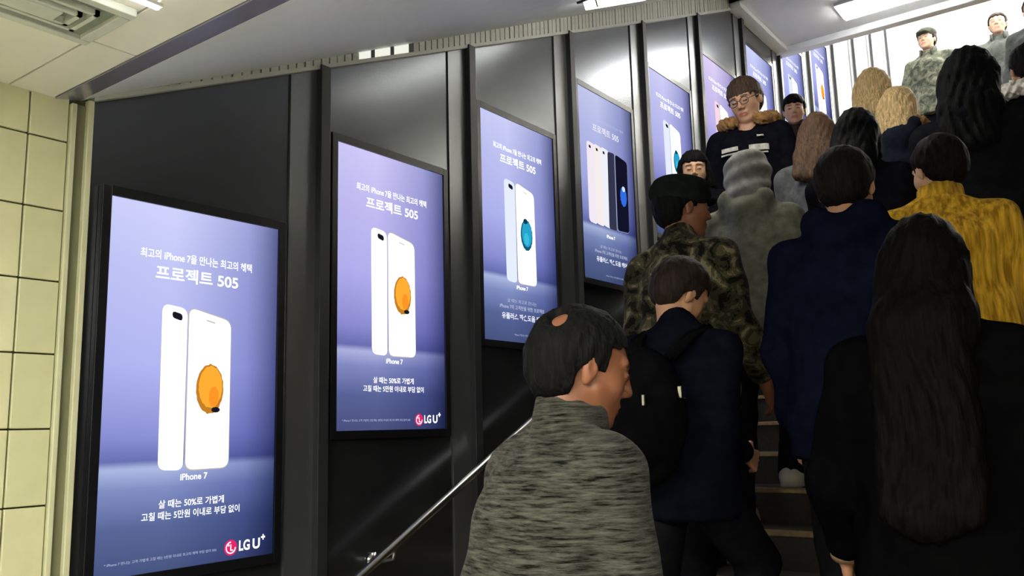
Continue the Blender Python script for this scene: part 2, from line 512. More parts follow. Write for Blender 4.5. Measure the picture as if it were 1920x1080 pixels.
W2 = emat('print_soft_white', lin(236, 238, 252), 1.0)
W3 = emat('print_faint_white', lin(190, 196, 226), 1.0)
SEAM = emat('print_seam', lin(196, 188, 176), 1.0)
DK = emat('print_dark', lin(26, 26, 36), 1.0)
MAG = emat('print_magenta', lin(232, 38, 110), 1.0)

def logo(parent, uL=0.705, v=0.966, full=True):
    if full:
        c = shape('logo', ell(0.731, v, 0.040, 0.040 * DW / DH), MAG, parent, 2)
        # white face drawn inside the disc: ring arc, upright, foot and dot
        o1 = [(0.731 + 0.031 * math.cos(a), v + 0.031 * DW / DH * math.sin(a)) for a in [math.radians(d) for d in range(0, 285, 15)]]
        i1 = [(0.731 + 0.025 * math.cos(a), v + 0.025 * DW / DH * math.sin(a)) for a in [math.radians(d) for d in range(270, -15, -15)]]
        shape('logo_ring', o1 + i1, W_, c, 3)
        shape('logo_nose', [(.728, v - .009), (.734, v - .009), (.734, v + .006), (.745, v + .006), (.745, v + .009), (.728, v + .009)], W_, c, 3)
        shape('logo_dot', ell(.718, v - .007, .005, .003, 12), W_, c, 3)
        put_text('brand_lettering', 'LG', 0.782, 0.850, v - .017, v + .013, W_, parent, 0.03, 2)
        put_text('brand_lettering', 'U', 0.868, 0.915, v - .017, v + .013, W_, parent, 0.03, 2)
        put_text('brand_lettering', '+', 0.922, 0.948, v - .026, v - .010, W_, parent, 0.05, 2)
        # rows of very small print left of the logo
        for j in range(1):
            put_text('small_print', '* iPhone 7 만나는 고객 가볍게 고칠 때는 5만원 이내로 최고의 혜택 부담 없이 505', 0.05, 0.645, v - .004 + j * .012, v + .004 + j * .012, W3, parent, 0.0, 2)
    else:
        shape('logo', ell(0.735, v, 0.018, 0.012), emat('print_coral', lin(240, 130, 130), 1.0), parent, 2)
        put_text('small_print', '* iPhone 7 만나는 고객 가볍게 최고의 혜택', 0.375, 0.70, v - .004, v + .005, W3, parent, 0.0, 2)

def phones_pair(sc, back, front, art, artd, style):
    shape('phone_picture', rquad([(.292, .277), (.435, .286), (.438, .739), (.300, .735)], .030), back, sc, 1)
    f = shape('phone_picture', rquad([(.438, .278), (.700, .308), (.706, .740), (.444, .741)], .034), SEAM, sc, 2)
    shape('phone_face', rquad([(.443, .281), (.696, .311), (.702, .737), (.449, .738)], .032), front, f, 3)
    shape('camera_picture', rquad([(.347, .296), (.405, .303), (.405, .323), (.347, .315)], .012), DK, sc, 3)
    shape('speaker_picture', rquad([(.545, .312), (.598, .318), (.598, .322), (.545, .316)], .002), SEAM, sc, 4)
    g = shape('screen_art', ell(.577, .512, .082, .071, 40, wob=.03), artd, sc, 4)
    shape('screen_art_core', ell(.580, .506, .070, .060, 36, wob=.03), art, g, 5)
    if style == 'gold':
        shape('screen_art_glint', ell(.600, .535, .030, .030, 24, wob=.06), emat('art_amber', lin(255, 150, 40), 1.0), g, 6)
        shape('screen_art_edge', ell(.612, .572, .026, .008, 16), DK, g, 7)
    else:
        shape('screen_art_glint', ell(.572, .53, .035, .028, 24, wob=.06), emat('art_aqua', lin(60, 190, 225), 1.0), g, 6)
        shape('screen_art_edge', ell(.560, .450, .030, .012, 16), emat('art_teal_dark', lin(10, 60, 90), 1.0), g, 7)

def display(k, label, style, tint):
    x0 = 1.4496 + 0.9845 * k
    z0 = EYE - 0.4324 + 0.4422 * k
    d = empty('advertising_display', (x0, WY, z0))
    tag(d, label, 'display', 'lit portrait displays along the stair wall')
    fr = 0.034
    mb = MB()
    mb.box(-fr, -0.008, -fr, 0, 0.020, DH + fr, 0.003)
    mb.box(DW, -0.008, -fr, DW + fr, 0.020, DH + fr, 0.003)
    mb.box(0, -0.008, -fr, DW, 0.020, 0)
    mb.box(0, -0.008, DH, DW, 0.020, DH + fr)
    mb.build('frame', M_black, d)
    sc = MB().box(0, 0.0, 0, DW, 0.018, DH).build('screen', screen_material('screen_picture', tint, k), d)
    if style in ('gold', 'blue', 'teal', 'pink'):
        put_text('headline_lettering', '최고의 iPhone 7을 만나는 최고의 혜택', .163, .824, .127, .154, W_, sc, 0.014)
    else:
        put_text('headline_lettering', '최고의 iPhone 7을 만나는 최고의 혜택', .163, .830, .132, .148, W3, sc, 0.0)
    put_text('title_lettering', '프로젝트 505', .248, .737, .170, .212, W_ if style != 'dark' else W2, sc, 0.020)
    put_text('caption_lettering', 'iPhone 7', .425, .580, .748, .766, W_, sc, 0.02)
    if style == 'gold':
        phones_pair(sc, W_, W_, emat('art_gold', lin(255, 176, 52), 1.0), emat('art_brown', lin(196, 128, 40), 1.0), 'gold')
    elif style in ('blue', 'teal'):
        phones_pair(sc, emat('phone_silver', lin(226, 234, 252), 1.05), W_, emat('art_sky', lin(40, 165, 205), 1.0), emat('art_navy', lin(18, 90, 120), 1.0), 'blue')
    elif style == 'pink':
        phones_pair(sc, emat('phone_rose', lin(246, 214, 226), 1.05), W_, emat('art_violet', lin(190, 150, 220), 1.0), emat('art_plum', lin(120, 80, 150), 1.0), 'blue')
    else:
        PK = emat('phone_rose_light', lin(244, 234, 246), 1.0)
        for i in range(3):
            u = .128 + .125 * i
            shape('phone_picture', rquad([(u, .279), (u + .150, .287), (u + .140, .712), (u - .004, .705)], .03), [PK, emat('phone_gold_light', lin(246, 238, 236), 1.0), emat('phone_silver_light', lin(240, 240, 248), 1.0)][i], sc, 1 + i)
            shape('camera_picture', rquad([(u + .030, .300), (u + .065, .303), (u + .065, .318), (u + .030, .315)], .008), DK, sc, 5)
        shape('phone_picture', rquad([(.50, .292), (.63, .287), (.615, .712), (.475, .712)], .02), emat('phone_graphite', lin(52, 54, 78), 1.0), sc, 4)
        f = shape('phone_picture', rquad([(.625, .285), (.872, .304), (.856, .706), (.612, .712)], .03), emat('phone_jet_edge', lin(150, 155, 190), 1.0), sc, 5)
        shape('phone_face', rquad([(.640, .288), (.870, .306), (.853, .703), (.627, .709)], .028), emat('phone_jet', lin(18, 18, 40), 1.0), f, 6)
        g = shape('screen_art', ell(.765, .510, .062, .055, 30, wob=.05), emat('art_blue', lin(50, 110, 225), 1.0), sc, 8)
        shape('screen_art_glint', ell(.770, .468, .030, .015, 16), emat('art_ice', lin(200, 225, 255), 1.1), g, 9)
    if style == 'gold':
        put_text('message_lettering', '살 때는 50%로 가볍게', .312, .683, .815, .837, W_, sc, 0.012)
        put_text('message_lettering', '고칠 때는 5만원 이내로 부담 없이', .225, .780, .845, .867, W_, sc, 0.012)
        logo(sc)
    else:
        put_text('message_lettering', '살 때는 최고로 만나는', .30, .692, .812, .828, W3, sc, 0.0)
        put_text('message_lettering', 'iPhone 7의 고객만을 위한 프로젝트', .202, .803, .838, .857, W3, sc, 0.01)
        put_text('message_lettering', '유플러스 파손도움 케어', .225, .786, .874, .902, W2, sc, 0.03)
        logo(sc, full=False)
    return d

display(0, 'lit display nearest the tiled wall, gold-art phones on blue-grey', 'gold', (1, 1, 1))
display(1, 'second lit display from the tiled wall, gold-art phones on violet', 'gold', (1.0, .955, .98))
display(2, 'lit display with silver phones and a bright blue screen motif', 'blue', (.98, .98, .98))
display(3, 'lit display with a row of phone backs and a black phone', 'dark', (.94, .95, .94))
display(4, 'fifth lit display from the tiled wall, beside the descending people', 'teal', (1.0, .98, .98))
display(5, 'sixth lit display, behind the man with glasses', 'pink', (1.08, 1.0, .98))
display(6, 'seventh lit display, just above the man with glasses', 'teal', (1.0, 1.0, 1.0))
display(7, 'eighth lit display, near the head of the stair', 'blue', (1.0, 1.0, 1.0))
display(8, 'farthest lit display, beside the blonde heads', 'gold', (1.0, 1.0, 1.0))

# ------------------------------------------------------------------ people
# A figure is one continuous skin mesh grown from a smooth distance field on its
# skeleton; hair and clothes are grown the same way and hang on it as parts.
def snet(F, ax):
    """surface nets: quads of the zero level of F on a rectilinear grid"""
    ins = F < 0
    c = np.zeros(tuple(n - 1 for n in F.shape), np.uint8)
    for a in (0, 1):
        for b in (0, 1):
            for d in (0, 1):
                c += ins[a:F.shape[0] - 1 + a, b:F.shape[1] - 1 + b, d:F.shape[2] - 1 + d]
    I, J, K = np.nonzero((c > 0) & (c < 8))
    idx = np.full(c.shape, -1, np.int32); idx[I, J, K] = np.arange(len(I))
    acc = np.zeros((len(I), 3), np.float32); cnt = np.zeros(len(I), np.float32)
    for axis in range(3):
        o = [k for k in range(3) if k != axis]
        for u in (0, 1):
            for v in (0, 1):
                p0 = [0, 0, 0]; p0[o[0]] = u; p0[o[1]] = v
                p1 = list(p0); p1[axis] = 1
                a = F[I + p0[0], J + p0[1], K + p0[2]]; b = F[I + p1[0], J + p1[1], K + p1[2]]
                hit = (a < 0) != (b < 0)
                t = np.where(hit, a / np.where(hit, a - b, 1), 0)
                for q in range(3):
                    acc[:, q] += np.where(hit, t if q == axis else p0[q], 0)
                cnt += hit
    acc /= np.maximum(cnt, 1)[:, None]
    V = np.empty((len(I), 3), np.float32)
    for q, ii in enumerate((I, J, K)):
        V[:, q] = ax[q][ii] + acc[:, q] * (ax[q][ii + 1] - ax[q][ii])
    Q = []
    for axis in range(3):
        n = list(F.shape)
        sl0 = [slice(1, n[k] - 1) for k in range(3)]; sl1 = list(sl0)
        sl0[axis] = slice(0, n[axis] - 1); sl1[axis] = slice(1, n[axis])
        a, b = ins[tuple(sl0)], ins[tuple(sl1)]
        e = np.nonzero(a != b)
        pos = [e[k] + (0 if k == axis else 1) for k in range(3)]
        flip = a[e]
        u, v = (axis + 1) % 3, (axis + 2) % 3
        def cell(du, dv):
            p = [x.copy() for x in pos]; p[u] -= du; p[v] -= dv
            return idx[p[0], p[1], p[2]]
        q = np.stack([cell(1, 1), cell(0, 1), cell(0, 0), cell(1, 0)], 1)
        q[~flip] = q[~flip][:, ::-1]
        q = q[(q >= 0).all(1)]
        Q.append(q)
    return V, np.concatenate(Q)

def nz(X, Y, Z, f, ph=0.0):
    """cheap smooth noise from warped sines"""
    return (np.sin(f * (X + .6 * Y) + 1.7 * np.sin(f * .63 * Z + ph) + ph) + np.sin(f * (.8 * Z - .5 * X) + 1.9 * np.sin(f * .57 * Y + 2 * ph)) + np.sin(f * (.9 * Y + .4 * Z) + 1.6 * np.sin(f * .71 * X + 3 * ph))) / 3

class Fld:
    def __init__(s, lo, hi, res, fine=None):
        s.ax = []
        for k in range(3):
            if fine is None:
                a = np.arange(lo[k] - 2 * res, hi[k] + 2 * res, res)
            else:
                fl, fh, fr = fine[0][k], fine[1][k], fine[2]
                fl = max(fl, lo[k]); fh = min(fh, hi[k])
                a = np.concatenate([np.arange(lo[k] - 2 * res, fl - 1e-6, res), np.arange(fl, fh, fr), np.arange(fh, hi[k] + 2.01 * res, res)])
            s.ax.append(a.astype(np.float32))
        s.F = np.full(tuple(len(a) for a in s.ax), 0.5, np.float32)
    def sub(s, lo, hi):
        r = []
        for k in range(3):
            a = max(0, int(np.searchsorted(s.ax[k], lo[k])) - 1); b = min(len(s.ax[k]), int(np.searchsorted(s.ax[k], hi[k])) + 1)
            r.append(slice(a, max(a, b)))
        return tuple(r)
    def pts(s, sl):
        return s.ax[0][sl[0]][:, None, None], s.ax[1][sl[1]][None, :, None], s.ax[2][sl[2]][None, None, :]
    def comb(s, sl, d, k, mode):
        A = s.F[sl]
        if A.size == 0: return
        if mode == 'add':
            if k > 0:
                h = np.clip(.5 + .5 * (A - d) / k, 0, 1); s.F[sl] = A + (d - A) * h - k * h * (1 - h)
            else: s.F[sl] = np.minimum(A, d)
        else:   # cut away d
            if k > 0:
                h = np.clip(.5 - .5 * (A + d) / k, 0, 1)
                s.F[sl] = A + (-d - A) * h + k * h * (1 - h)
            else: s.F[sl] = np.maximum(A, -d)
    def cone(s, a, b, ra, rb, k=.03, mode='add', sy=1.0, sx=1.0):
        """tapered capsule; sy / sx > 1 widen it along y / x"""
        a = np.asarray(a, float); b = np.asarray(b, float); m = max(ra, rb) * max(sy, sx, 1) + max(k, .02) + .03
        sl = s.sub(np.minimum(a, b) - m, np.maximum(a, b) + m); X, Y, Z = s.pts(sl)
        q = np.array([1 / sx, 1 / sy, 1.0]); A, B = a * q, b * q
        X, Y = X * q[0], Y * q[1]
        v = B - A; vv = max(1e-9, v @ v)
        h = np.clip(((X - A[0]) * v[0] + (Y - A[1]) * v[1] + (Z - A[2]) * v[2]) / vv, 0, 1)
        d = np.sqrt((X - A[0] - v[0] * h) ** 2 + (Y - A[1] - v[1] * h) ** 2 + (Z - A[2] - v[2] * h) ** 2) - (ra + (rb - ra) * h)
        s.comb(sl, d.astype(np.float32), k, mode)
    def ell(s, c, r, k=.02, mode='add', M=None, O=None):
        """ellipsoid; with M, O: centre and axes in the frame x = M (p - O)"""
        c = np.asarray(c, float); r = np.asarray(r, float)
        wc = c if M is None else O + M.T @ c
        m = r.max() + max(k, .02) + .03
        sl = s.sub(wc - m, wc + m); X, Y, Z = s.pts(sl)
        if M is not None:
            X, Y, Z = X - O[0], Y - O[1], Z - O[2]
            X, Y, Z = M[0, 0] * X + M[0, 1] * Y + M[0, 2] * Z, M[1, 0] * X + M[1, 1] * Y + M[1, 2] * Z, M[2, 0] * X + M[2, 1] * Y + M[2, 2] * Z
        p, q, t = (X - c[0]) / r[0], (Y - c[1]) / r[1], (Z - c[2]) / r[2]
        k0 = np.sqrt(p * p + q * q + t * t); k1 = np.sqrt((p / r[0]) ** 2 + (q / r[1]) ** 2 + (t / r[2]) ** 2)
        d = k0 * (k0 - 1) / np.maximum(k1, 1e-6)
        s.comb(sl, d.astype(np.float32), k, mode)
    def cap(s, a, b, ra, rb, k, M, O, mode='add'):
        s.cone(O + M.T @ np.asarray(a, float), O + M.T @ np.asarray(b, float), ra, rb, k, mode)
    def func(s, fn):
        X, Y, Z = s.pts((slice(None),) * 3); s.F = fn(s.F, X, Y, Z).astype(np.float32)
    def mesh(s):
        return snet(s.F, s.ax)

def grow(name, V, Q, material, parent, colors=None):
    me = bpy.data.meshes.new(name)
    me.vertices.add(len(V)); me.vertices.foreach_set('co', V.astype(np.float32).ravel())
    me.loops.add(len(Q) * 4); me.loops.foreach_set('vertex_index', Q.astype(np.int32).ravel())
    me.polygons.add(len(Q)); me.polygons.foreach_set('loop_start', np.arange(0, len(Q) * 4, 4, dtype=np.int32))
    me.polygons.foreach_set('use_smooth', np.ones(len(Q), bool))
    me.update(calc_edges=True)
    if colors is not None:
        a = me.attributes.new('tone', 'FLOAT_COLOR', 'POINT')
        a.data.foreach_set('color', np.concatenate([colors, np.ones((len(V), 1))], 1).astype(np.float32).ravel())
    me.materials.append(material)
    o = bpy.data.objects.new(name, me); COL.objects.link(o); o.parent = parent
    return o

def skin_mat():
    if 'skin' in MATS: return MATS['skin']
    m = bpy.data.materials.new('skin'); m.use_nodes = True; nt = m.node_tree; b = nt.nodes['Principled BSDF']
    a = nt.nodes.new('ShaderNodeAttribute'); a.attribute_name = 'tone'
    n = nt.nodes.new('ShaderNodeTexNoise'); n.inputs['Scale'].default_value = 90
    tc = nt.nodes.new('ShaderNodeTexCoord'); nt.links.new(tc.outputs['Object'], n.inputs['Vector'])
    bp = nt.nodes.new('ShaderNodeBump'); bp.inputs['Strength'].default_value = .08; bp.inputs['Distance'].default_value = .004
    nt.links.new(n.outputs['Fac'], bp.inputs['Height']); nt.links.new(bp.outputs['Normal'], b.inputs['Normal'])
    nt.links.new(a.outputs['Color'], b.inputs['Base Color']); b.inputs['Roughness'].default_value = .5
    b.inputs['Subsurface Weight'].default_value = .08; b.inputs['Subsurface Radius'].default_value = (.02, .008, .004)
    MATS['skin'] = m
    return m

def hair_mat(name, color):
    key = 'hair_' + name
    if key in MATS: return MATS[key]
    m = bpy.data.materials.new(key); m.use_nodes = True; nt = m.node_tree; b = nt.nodes['Principled BSDF']
    tc = nt.nodes.new('ShaderNodeTexCoord'); mp = nt.nodes.new('ShaderNodeMapping'); mp.inputs['Scale'].default_value = (130, 130, 9)
    n = nt.nodes.new('ShaderNodeTexNoise'); n.inputs['Scale'].default_value = 1.0; n.inputs['Detail'].default_value = 3
    r = nt.nodes.new('ShaderNodeValToRGB'); c = lin(*color)
    r.color_ramp.elements[0].position = .3; r.color_ramp.elements[1].position = .72
    r.color_ramp.elements[0].color = (*[v * .5 for v in c[:3]], 1); r.color_ramp.elements[1].color = (*[min(1, v * 1.5) for v in c[:3]], 1)
    bp = nt.nodes.new('ShaderNodeBump'); bp.inputs['Strength'].default_value = .5; bp.inputs['Distance'].default_value = .006
    L = nt.links.new
    L(tc.outputs['Object'], mp.inputs['Vector']); L(mp.outputs['Vector'], n.inputs['Vector']); L(n.outputs['Fac'], r.inputs['Fac'])
    L(r.outputs['Color'], b.inputs['Base Color']); L(n.outputs['Fac'], bp.inputs['Height']); L(bp.outputs['Normal'], b.inputs['Normal'])
    b.inputs['Roughness'].default_value = .6; b.inputs['Specular IOR Level'].default_value = 0.03 if sum(color) < 40 else (.05 if sum(color) < 90 else .14)
    MATS[key] = m
    return m

def cloth_mat(name, kind, cols):
    key = 'cloth_' + name
    if key in MATS: return MATS[key]
    m = bpy.data.materials.new(key); m.use_nodes = True; nt = m.node_tree; b = nt.nodes['Principled BSDF']; L = nt.links.new
    tc = nt.nodes.new('ShaderNodeTexCoord'); mp = nt.nodes.new('ShaderNodeMapping')
    n = nt.nodes.new('ShaderNodeTexNoise'); r = nt.nodes.new('ShaderNodeValToRGB')
    L(tc.outputs['Object'], mp.inputs['Vector']); L(mp.outputs['Vector'], n.inputs['Vector']); L(n.outputs['Fac'], r.inputs['Fac'])
    bp = nt.nodes.new('ShaderNodeBump'); bp.inputs['Distance'].default_value = .006; bp.inputs['Strength'].default_value = .35
    cs = [lin(*c) for c in cols]
    cr = r.color_ramp
    if kind == 'melange':
        mp.inputs['Scale'].default_value = (14, 14, 130); n.inputs['Scale'].default_value = 1; n.inputs['Detail'].default_value = 6; n.inputs['Roughness'].default_value = .7
        cr.elements[0].position = .36; cr.elements[0].color = cs[0]; cr.elements[1].position = .66; cr.elements[1].color = cs[1]
    elif kind == 'camo':
        mp.inputs['Scale'].default_value = (15, 15, 15); n.inputs['Scale'].default_value = 1; n.inputs['Detail'].default_value = 5; n.inputs['Roughness'].default_value = .6; n.inputs['Distortion'].default_value = .6
        cr.interpolation = 'CONSTANT'
        cr.elements[0].position = 0; cr.elements[0].color = cs[0]; cr.elements[1].position = .43; cr.elements[1].color = cs[1]
        e = cr.elements.new(.52); e.color = cs[2]; e = cr.elements.new(.60); e.color = cs[3]
    elif kind == 'rib':
        mp.inputs['Scale'].default_value = (60, 60, 4); n.inputs['Scale'].default_value = 1; n.inputs['Detail'].default_value = 3
        cr.elements[0].position = .34; cr.elements[0].color = cs[0]; cr.elements[1].position = .66; cr.elements[1].color = cs[1]
    else:
        mp.inputs['Scale'].default_value = (26, 26, 26); n.inputs['Scale'].default_value = 1; n.inputs['Detail'].default_value = 5
        cr.elements[0].position = .3; cr.elements[0].color = (*[v * .7 for v in cs[0][:3]], 1); cr.elements[1].position = .7; cr.elements[1].color = (*[v * 1.25 for v in cs[0][:3]], 1)
        bp.inputs['Strength'].default_value = .2
    L(r.outputs['Color'], b.inputs['Base Color']); L(n.outputs['Fac'], bp.inputs['Height']); L(bp.outputs['Normal'], b.inputs['Normal'])
    b.inputs['Roughness'].default_value = .85; b.inputs['Specular IOR Level'].default_value = 0.0
    b.inputs['Sheen Weight'].default_value = .06 if sum(cols[-1]) > 120 else 0.0
    MATS[key] = m
    return m

def rot3(yaw, pitch, roll):
    cy, sy, cp, sp, cr_, sr = math.cos(yaw), math.sin(yaw), math.cos(pitch), math.sin(pitch), math.cos(roll), math.sin(roll)
    Rz = np.array([[cy, -sy, 0], [sy, cy, 0], [0, 0, 1]]); Ry = np.array([[cp, 0, sp], [0, 1, 0], [-sp, 0, cp]]); Rx = np.array([[1, 0, 0], [0, cr_, -sr], [0, sr, cr_]])
    return Rz @ Ry @ Rx

def ik(hip, foot, l1, l2, fwd):
    d = foot - hip; L = np.linalg.norm(d); L = min(L, (l1 + l2) * .999); d = d / np.linalg.norm(d)
    a = (l1 * l1 - l2 * l2 + L * L) / (2 * L); h = math.sqrt(max(0, l1 * l1 - a * a))
    f = fwd - d * (fwd @ d); f = f / np.linalg.norm(f)
    return hip + d * a + f * h

def hand_mesh(wr, dirv, palm_n, s, side, curl, skin):
    """palm with four fingers of different length and a thumb on its side"""
    d = dirv / np.linalg.norm(dirv); n = palm_n - d * (palm_n @ d); n /= np.linalg.norm(n); w = np.cross(n, d) * side
    f = Fld(wr - .16 * s, wr + .16 * s, .0045)
    pc = wr + d * .045 * s
    f.cone(wr - d * .03 * s, wr + d * .012 * s, .027 * s, .025 * s, .01)
    for t_ in (-1, -.33, .33, 1):
        f.cone(wr + d * .01 * s + w * t_ * .012 * s, wr + d * .088 * s + w * t_ * .030 * s, .015 * s, .0115 * s, .012)
    ln = [.070, .080, .074, .058]
    for i, t_ in enumerate((1, .36, -.3, -.95)):
        p = wr + d * .086 * s + w * t_ * .030 * s; dd = d.copy(); rr = .0088 * s
        for sg, fr in enumerate((.45, .31, .24)):
            an = curl * (.55, .9, .8)[sg] * (1 + .08 * i)
            dd = dd * math.cos(an) + n * math.sin(an); nn = np.cross(dd, np.cross(n, dd)); q = p + dd * ln[i] * fr * s
            f.cone(p, q, rr, rr * .93, .003); p = q; rr *= .93
    tb = wr + d * .025 * s + w * .026 * s
    t1 = tb + (d * .55 + w * .62 + n * .25) * .042 * s; t2 = t1 + (d * .85 + w * .2 + n * .35) * .030 * s; t3 = t2 + (d * .9 - w * .05 + n * .45) * .024 * s
    f.cone(tb, t1, .014 * s, .0115 * s, .012); f.cone(t1, t2, .0108 * s, .010 * s, .003); f.cone(t2, t3, .010 * s, .0085 * s, .003)
    return f.mesh()

def person(label, top, step, mode, heading=0.0, skin=(196, 152, 122), hair=None, hair_style='short', hair_len=0.2,
           coat='plain', coat_cols=((30, 30, 32),), coat_name='', hem=.80, bulk=1.0, collar='stand', trousers=(24, 24, 28), shoe=(22, 22, 24),
           head=(0, 0, 0), arms=((.15, .12, .35), (-.1, .12, .35)), hs=1.0, fringe=.058, bald=None, res=1.0, lean=0.0, top_name='jacket', eyes=True, curl=.45, group='crowd on the staircase'):
    """top: where the crown is; step: stair the (rear) foot stands on; arms: left, right = (swing forward, spread, elbow bend)"""
    R3 = rot3(heading, 0, 0)
    fz = step * R_
    tread = NX + (step - 1) * T + T / 2 if step > 0 else NX - .16
    up = 1 if abs(heading) < PI / 2 else -1
    if mode == 'climb':
        rx = tread + T / 2
        feet = [np.array([-.16, .095, 0.0]), np.array([.16, -.095, R_])]
    elif mode == 'climb_left':
        rx = tread + T / 2
        feet = [np.array([.16, .095, R_]), np.array([-.16, -.095, 0.0])]
    else:
        rx = tread - .03 * up
        feet = [np.array([.02, .10, 0.0]), np.array([-.02, -.10, 0.0])]
    ctop = np.array(top, float)
    off = np.array([(ctop[0] - rx) / math.cos(heading), 0, 0])
    fo = off[0] + lean
    rx -= lean * math.cos(heading); ry = ctop[1] - lean * math.sin(heading) - (R3 @ np.array([off[0], 0, 0]))[1]
    target = ctop[2] - fz
    s = target / 1.72
    HM = rot3(*head)                       # head axes in body frame
    for _ in range(4):
        hipz = min(f[2] + .075 * s + math.sqrt((.83 * s) ** 2 - min(.5, abs(f[0])) ** 2) for f in feet)
        hc = hipz + (.71 + .0) * s - .03 * abs(head[1])
        crown = hc + .118 * s * hs
        s *= target / crown
    hip = np.array([0, 0, hipz])
    lat = 0.0
    bend = lambda t: np.array([fo * t, lat, 0])
    pel = hip + np.array([fo * .1, 0, .05 * s]); wai = hip + bend(.28) + [0, 0, .17 * s]; che = hip + bend(.6) + [-.01 * s, 0, .37 * s]
    nb = hip + bend(.82) + [-.025 * s, 0, .545 * s]
    hcn = hip + bend(1.0) + np.array([0.0, 0, hc - hipz])
    # keep the crown where it belongs when the head is bowed
    hcn = hcn + np.array([.02 * math.sin(head[1]), 0, 0])
    shw = .185 * s
    sh = [nb + np.array([-.005 * s, shw * sg * .96, -.078 * s]) for sg in (1, -1)]
    elb, wri = [], []
    for i, sg in enumerate((1, -1)):
        sw, sp, eb = arms[i]
        d1 = np.array([math.sin(sw), sg * math.sin(sp) * math.cos(sw), -math.cos(sw) * math.cos(sp)]); e = sh[i] + d1 * .285 * s
        a2 = sw + eb
        d2 = np.array([math.sin(a2), sg * math.sin(sp) * .4, -math.cos(a2)]); d2 /= np.linalg.norm(d2)
        elb.append(e); wri.append(e + d2 * .245 * s)
    hips = [hip + np.array([0, .09 * s * sg, 0]) for sg in (1, -1)]
    ank = [f + np.array([-.04 * s, 0, .075 * s]) for f in feet]
    kne = [ik(hips[i], ank[i], .425 * s, .415 * s, np.array([1.0, .08 * (1, -1)[i], .1])) for i in range(2)]
    h_ = s * hs
    M = HM.T; O = hcn
    # pivot the head about the neck so that the crown stays over 'top'
    lo = np.array([-.35, -.50, 0.0]); hi = np.array([.55, .50, target + .05])
    allp = np.array([*elb, *wri, *kne, *feet, hcn, nb]); lo = np.minimum(lo, allp.min(0) - .17); hi = np.maximum(hi, allp.max(0) + .17); lo[2] = min(f[2] for f in feet)
    hb = .14 * h_
    root = empty('person', (rx, ry, fz), heading)
    tag(root, label, 'person', group)
    # ---------------- skin
    f = Fld(lo, hi, .024 * res, (hcn - [hb, hb, hb * 1.1], hcn + [hb, hb, hb * 1.0], .0056 * res))
    f.cone(pel, wai, .10 * s, .09 * s, .04, sy=1.35); f.cone(wai, che, .095 * s, .112 * s, .04, sy=1.4)
    f.cone(che, nb, .10 * s, .06 * s, .04, sy=1.2)
    f.cone(sh[0], sh[1], .052 * s, .052 * s, .04)
    f.cone(nb - [0, 0, .03], hcn + M.T @ np.array([-.022, 0, -.045]) * h_, .062 * s, .052 * h_, .03)
    for i in range(2):
        f.cone(sh[i], elb[i], .050 * s, .038 * s, .03); f.cone(elb[i], wri[i], .039 * s, .026 * s, .02)
        f.cone(hips[i], kne[i], .085 * s, .056 * s, .04); f.cone(kne[i], ank[i], .055 * s, .038 * s, .03)
        f.cone(feet[i] + [-.05 * s, 0, .045 * s], feet[i] + [.13 * s, 0, .035 * s], .036 * s, .03 * s, .03, sy=1.1)
    E_ = lambda c, r, k=.012, mode='add': f.ell(np.array(c) * h_, np.array(r) * h_, k * h_, mode, M, O)
    C_ = lambda a, b, ra, rb, k=.01, mode='add': f.cap(np.array(a) * h_, np.array(b) * h_, ra * h_, rb * h_, k * h_, M, O, mode)
    E_((-.014, 0, .030), (.096, .076, .086), .03)
    E_((.030, 0, -.020), (.060, .060, .088), .03)
    E_((.045, 0, -.060), (.042, .046, .048), .02)
    E_((.070, 0, -.094), (.020, .022, .016), .02)
    for sg in (1, -1):
        E_((.050, .040 * sg, -.022), (.030, .024, .028), .02)
        C_((.020, .056 * sg, -.040), (.058, .024 * sg, -.088), .016, .014, .02)
        C_((.083, .012 * sg, .030), (.070, .048 * sg, .030), .009, .008, .012)
        E_((.096, .030 * sg, .006), (.014, .018, .011), .008, 'cut')
        E_((.079, .030 * sg, .005), (.0135, .0150, .0115), .003)
        E_((.095, .012 * sg, -.028), (.010, .009, .008), .006)
        E_((-.006, .079 * sg, -.004), (.017, .011, .031), .006)
        E_((-.001, .090 * sg, .002), (.010, .006, .018), .004, 'cut')
        E_((-.008, .076 * sg, -.030), (.009, .007, .011), .006)
    C_((.088, 0, .018), (.107, 0, -.021), .0075, .0100, .010)
    E_((.0855, 0, -.056), (.011, .026, .0065), .008); E_((.083, 0, -.068), (.011, .022, .0070), .008)
    E_((.099, 0, -.0615), (.010, .024, .0016), .004, 'cut')
    V, Q = f.mesh()
    Vh = (V - O) @ M.T / h_
    tone = np.tile(np.array(lin(*skin)[:3]), (len(V), 1))
    lip = (np.abs(Vh[:, 1]) < .023) & (np.abs(Vh[:, 2] + .062) < .0115) & (Vh[:, 0] > .080)
    tone[lip] *= np.array([.80, .52, .52])
    brow = (np.abs(np.abs(Vh[:, 1]) - .031) < .017) & (np.abs(Vh[:, 2] - .030 + .12 * np.abs(np.abs(Vh[:, 1]) - .03)) < .0055) & (Vh[:, 0] > .06)
    tone[brow] *= .22
    lid = (np.abs(np.abs(Vh[:, 1]) - .030) < .013) & (np.abs(Vh[:, 2] - .003) < .0036) & (Vh[:, 0] > .07)
    tone[lid] *= .15
    parts = [(V, Q, tone)]
    for i, sg in enumerate((1, -1)):
        dv = wri[i] - elb[i]
        v2, q2 = hand_mesh(wri[i], dv, np.array([0, -sg, 0.0]) + .2 * np.array([1., 0, 0]), s, sg, curl, skin)
        parts.append((v2, q2, np.tile(np.array(lin(*skin)[:3]), (len(v2), 1))))
    n0 = 0; VV, QQ, TT = [], [], []
    for v, q, t_ in parts:
        VV.append(v); QQ.append(q + n0); TT.append(t_); n0 += len(v)
